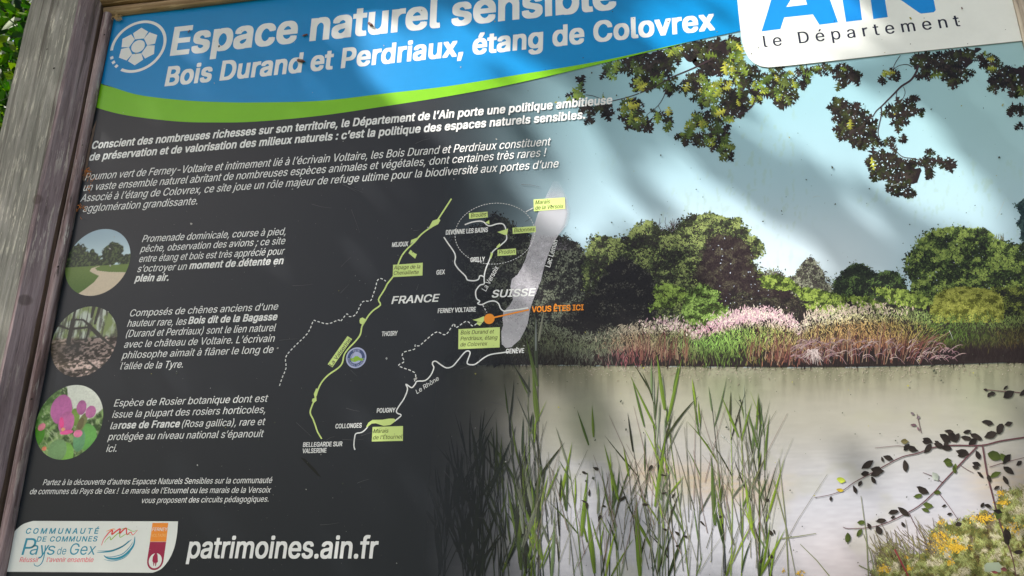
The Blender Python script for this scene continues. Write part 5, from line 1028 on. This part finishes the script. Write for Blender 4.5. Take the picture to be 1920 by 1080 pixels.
M_DEB, N_, L_n, B_ = newmat('orange_bloom_debris'); B_.inputs['Base Color'].default_value = (*ink((186, 110, 40)), 1); B_.inputs['Roughness'].default_value = .9
M_WEB, N_, L_n, B_ = newmat('pale_cobweb'); B_.inputs['Base Color'].default_value = (*ink((178, 150, 110)), 1); B_.inputs['Roughness'].default_value = .9
def tangle(x0, y0, rx, ry, n, mat, lab, seed, wd=.55, Y=-.004):
    r = np.random.default_rng(seed); V = []; F = []
    for k in range(n):
        a = r.uniform(0, 6.28); c = np.array([x0 + r.normal(0, rx * .4), y0 + r.normal(0, ry * .4)]); L0 = r.uniform(.3, 1) * min(rx, ry) * 1.2; cur = r.uniform(-3, 3); m = 7; pts = [c]
        for i in range(m): a += cur / m; pts.append(pts[-1] + L0 / m * np.array([math.cos(a), math.sin(a)]))
        pts = np.array(pts); A, B2 = stroke_quads(pts, wd * r.uniform(.6, 1.5)); A = onp(A); B2 = onp(B2); b0 = len(V); d0 = r.uniform(-.0062, -.0026)
        for i in range(m + 1):
            d = d0 - .0015 * math.sin(i / m * 3.1)
            mid = (A[i] + B2[i]) / 2; V += [(A[i][0], d, A[i][1]), (mid[0], d - .0004, mid[1]), (B2[i][0], d, B2[i][1])]
        for i in range(m):
            q = b0 + 3 * i; F += [(q, q + 1, q + 4, q + 3), (q + 1, q + 2, q + 5, q + 4), (q + 2, q, q + 3, q + 5)]
    o = pydata('flower_debris', V, F, mat, None); o['label'] = lab; o['category'] = 'plant debris'; return o
tangle(168, 328, 13, 9, 24, M_DEB, 'curled orange flower debris stuck over the first letter of the grey paragraph by the left batten', 1)
tangle(181, 338, 12, 4, 8, M_DEB, 'thin string of orange debris caught under the start of the grey paragraph', 2, .7)
tangle(158, 392, 7, 13, 15, M_DEB, 'brown orange debris caught on the panel beside the word agglomération', 3, .8)
tangle(171, 356, 3, 10, 12, M_DEB, 'short orange curl over the second line of the grey paragraph', 4, .8)
tangle(224, 37, 11, 6, 60, M_WEB, 'pale fibrous cobweb tuft in the upper left corner of the panel under the top batten', 5, .7)

# ------------------------------------------------------------------ trees
def leaf_mat(name, c0, c1, trans=.35):
    m, N, L, B = newmat(name)
    a = N.new('ShaderNodeVertexColor'); a.layer_name = 'Col'
    L.new(a.outputs['Color'], B.inputs['Base Color']); B.inputs['Roughness'].default_value = .45
    B.inputs['Specular IOR Level'].default_value = .12; t = N.new('ShaderNodeBsdfTranslucent'); hs = N.new('ShaderNodeHueSaturation'); hs.inputs['Value'].default_value = 1.6; hs.inputs['Saturation'].default_value = 1.15; L.new(a.outputs['Color'], hs.inputs['Color']); L.new(hs.outputs[0], t.inputs['Color'])
    mx = N.new('ShaderNodeMixShader'); mx.inputs[0].default_value = trans; L.new(B.outputs[0], mx.inputs[1]); L.new(t.outputs[0], mx.inputs[2]); L.new(mx.outputs[0], N['Material Output'].inputs['Surface'])
    return m
M_LEAF = leaf_mat('green_leaf', None, None)
M_TRUNK = wood_mat('bark', 'z', [(.05, .04, .03), (.09, .07, .05), (.13, .11, .09), (.2, .18, .15)], 9.)
def crown(name, C, size, parent, seed, cols, aspect=.6):
    """C (n,3) leaf centres; each leaf a folded six point blade"""
    r = np.random.default_rng(seed); n = len(C); s = size * r.uniform(.6, 1.3, n)
    a = np.array([(-.5, 0, 0), (-.15, -.5, .06), (.25, -.38, .05), (.5, 0, 0), (.25, .38, .05), (-.15, .5, .06)]) * [1, aspect, 1]
    u = r.normal(size=(n, 3)); u /= np.linalg.norm(u, axis=1, keepdims=True); v = np.cross(u, r.normal(size=(n, 3))); v /= np.linalg.norm(v, axis=1, keepdims=True); w_ = np.cross(u, v)
    P = C[:, None, :] + s[:, None, None] * (a[None, :, 0:1] * u[:, None] + a[None, :, 1:2] * v[:, None] + a[None, :, 2:3] * w_[:, None])
    base = np.arange(n)[:, None] * 6; loops = np.concatenate((base + [0, 1, 2, 3], base + [0, 3, 4, 5]), 1).ravel()
    cc = np.array(cols)[r.integers(0, len(cols), n)] * r.uniform(.6, 1.3, (n, 1))
    return raw(name, P.reshape(-1, 3), loops, np.arange(2 * n) * 4, M_LEAF, parent, np.repeat(cc, 6, axis=0))
def tube(path, r0, r1, k=8, seed=0):
    V = []; F = []; p = np.asarray(path, float); n = len(p); d = np.gradient(p, axis=0); rr = np.linspace(r0, r1, n); rs = np.random.default_rng(seed)
    for i in range(n):
        t = d[i] / np.linalg.norm(d[i]); a = np.cross(t, [0, 1, 0]) if abs(t[1]) < .9 else np.cross(t, [1, 0, 0]); a /= np.linalg.norm(a); b = np.cross(t, a)
        for j in range(k):
            q = 2 * math.pi * j / k; V.append(tuple(p[i] + rr[i] * (1 + rs.normal(0, .04)) * (math.cos(q) * a + math.sin(q) * b)))
    for i in range(n - 1):
        for j in range(k): F.append((i * k + j, i * k + (j + 1) % k, (i + 1) * k + (j + 1) % k, (i + 1) * k + j))
    return V, F
def tubes(name, lst, parent):
    V = []; F = []
    for k, (p, a, b) in enumerate(lst):
        v, f = tube(p, a, b, seed=k); o = len(V); V += v; F += [tuple(i + o for i in q) for q in f]
    return pydata(name, V, F, M_TRUNK, parent, smooth=True)
GREENS = [(.035, .075, .012), (.05, .10, .016), (.03, .06, .012), (.075, .13, .02)]
# overhanging tree: its boughs stand between the sun and the board, unseen and laid out to shape the shade
LIT = [[(590, 50), (910, 20), (960, 90), (1060, 175), (1170, 300), (1215, 420), (1130, 500), (980, 400), (830, 280), (680, 150)],
       [(1180, 20), (1400, -120), (1600, -60), (1650, 60), (1600, 140), (1760, 220), (1870, 400), (1880, 470), (1700, 390), (1560, 320), (1430, 280), (1330, 220), (1230, 110)],
       [(1190, 290), (1290, 280), (1400, 370), (1520, 450), (1580, 520), (1500, 600), (1330, 540), (1250, 430)],
       [(1080, 620), (1330, 560), (1700, 560), (1930, 520), (1930, 1090), (1230, 1090), (1180, 900), (1120, 740)],
       [(960, 690), (1030, 700), (1080, 800), (1130, 950), (1170, 1090), (950, 1090), (930, 900)],
       [(1000, 500), (1120, 520), (1060, 600), (980, 560)]]
def overhang():
    root = bpy.data.objects.new('overhanging_tree', None); COL.objects.link(root); root.location = (-6.2, -2.2, 0)
    root['label'] = 'leafy tree in front of the board whose boughs shade it'; root['category'] = 'tree'
    r = np.random.default_rng(11); n = 19000
    x = r.uniform(-1.5, .95, n); z = r.uniform(1.0, 2.75, n); px, py = to_photo(x, z)
    lit = np.zeros(n, bool)
    for p in LIT: lit |= inpoly(px, py, p)
    keep = (~lit) | (r.random(n) < .003)
    x = x[keep]; z = z[keep]; L_ = r.uniform(2.3, 2.9, len(x)); C = np.column_stack((x, np.zeros(len(x)), z)) + L_[:, None] * SUN
    crown('crown', C, .042, root, 12, GREENS)
    # more of the crown, up and to the left, away from the sunlit gaps
    m = 5000; D = r.normal(size=(m, 3)) * [1.1, 1.0, .8] + [-5.6, -3.2, 5.8]; t = D[:, 1] / SUN[1]; sx = D[:, 0] - SUN[0] * t; sz = D[:, 2] - SUN[2] * t
    k = (sx < -1.0) | (sz > 3.0)
    cr2 = crown('crown', D[k], .09, root, 13, GREENS)
    cr2['label'] = 'dense upper part of the crown'
    br = [([(-6.2, -2.2, -.1), (-6.25, -2.25, 1.5), (-6.1, -2.3, 3.2), (-5.9, -2.5, 5.0), (-5.8, -2.8, 7.0)], .22, .07)]
    for k in range(9):
        cl = C[x < -.45]; e = cl[r.integers(0, len(cl))]; s = np.array([-6.05, -2.35, r.uniform(3.0, 5.2)]); mid = (s + e) / 2 + [-.3, 0, .1]
        br.append(([s, (s + mid) / 2, mid, (mid + e) / 2, e], .04, .006))
    tubes('trunk', br[:1], root); bl = tubes('limb', br[1:], root)
overhang()
# trees beyond the board
def backtree(loc, seed, lab, n, spread, cz, size=.07, cols=None, g='trees beyond the board'):
    root = bpy.data.objects.new('leafy_tree', None); COL.objects.link(root); root.location = (loc[0], loc[1], 0); root['label'] = lab; root['category'] = 'tree'; root['group'] = g
    r = np.random.default_rng(seed); K = max(10, n // 60); cen = r.normal(size=(K, 3)) * spread + [loc[0], loc[1], cz]
    r.shuffle(cen); C = cen[r.integers(0, K, n)] + r.normal(size=(n, 3)) * .22; C = C[(C[:, 1] > .35) & (C[:, 2] > .1)]
    crown('crown', C, size, root, seed + 1, cols or GREENS, .5)
    p = [(loc[0] + .15 * math.sin(k * 1.3), loc[1], -.1 + k * cz / 5) for k in range(7)]; tubes('trunk', [(p, .09, .03)], root)
BR = [(.09, .15, .02), (.012, .04, .006), (.018, .05, .007), (.026, .068, .009), (.010, .028, .005)]  # first tone paints bright light spots among the dark leaves
backtree((-1.9, 1.7), 31, 'near leafy shrub seen in the gap left of the grey post', 20000, [.5, .4, 1.1], 2.7, .05, BR)
backtree((-4.0, 3.6), 41, 'taller leafy tree behind the shrub left of the post', 26000, [1.2, .8, 1.9], 4.2, .09, BR)
backtree((-7.0, 6.5), 51, 'dark leafy tree farthest behind the grey post', 26000, [2.2, 1.2, 2.8], 6.2, .17, BR)
backtree((1.6, 3.4), 61, 'leafy tree hidden behind the right half of the board', 5000, [1.0, .8, 1.5], 3.2, .10)
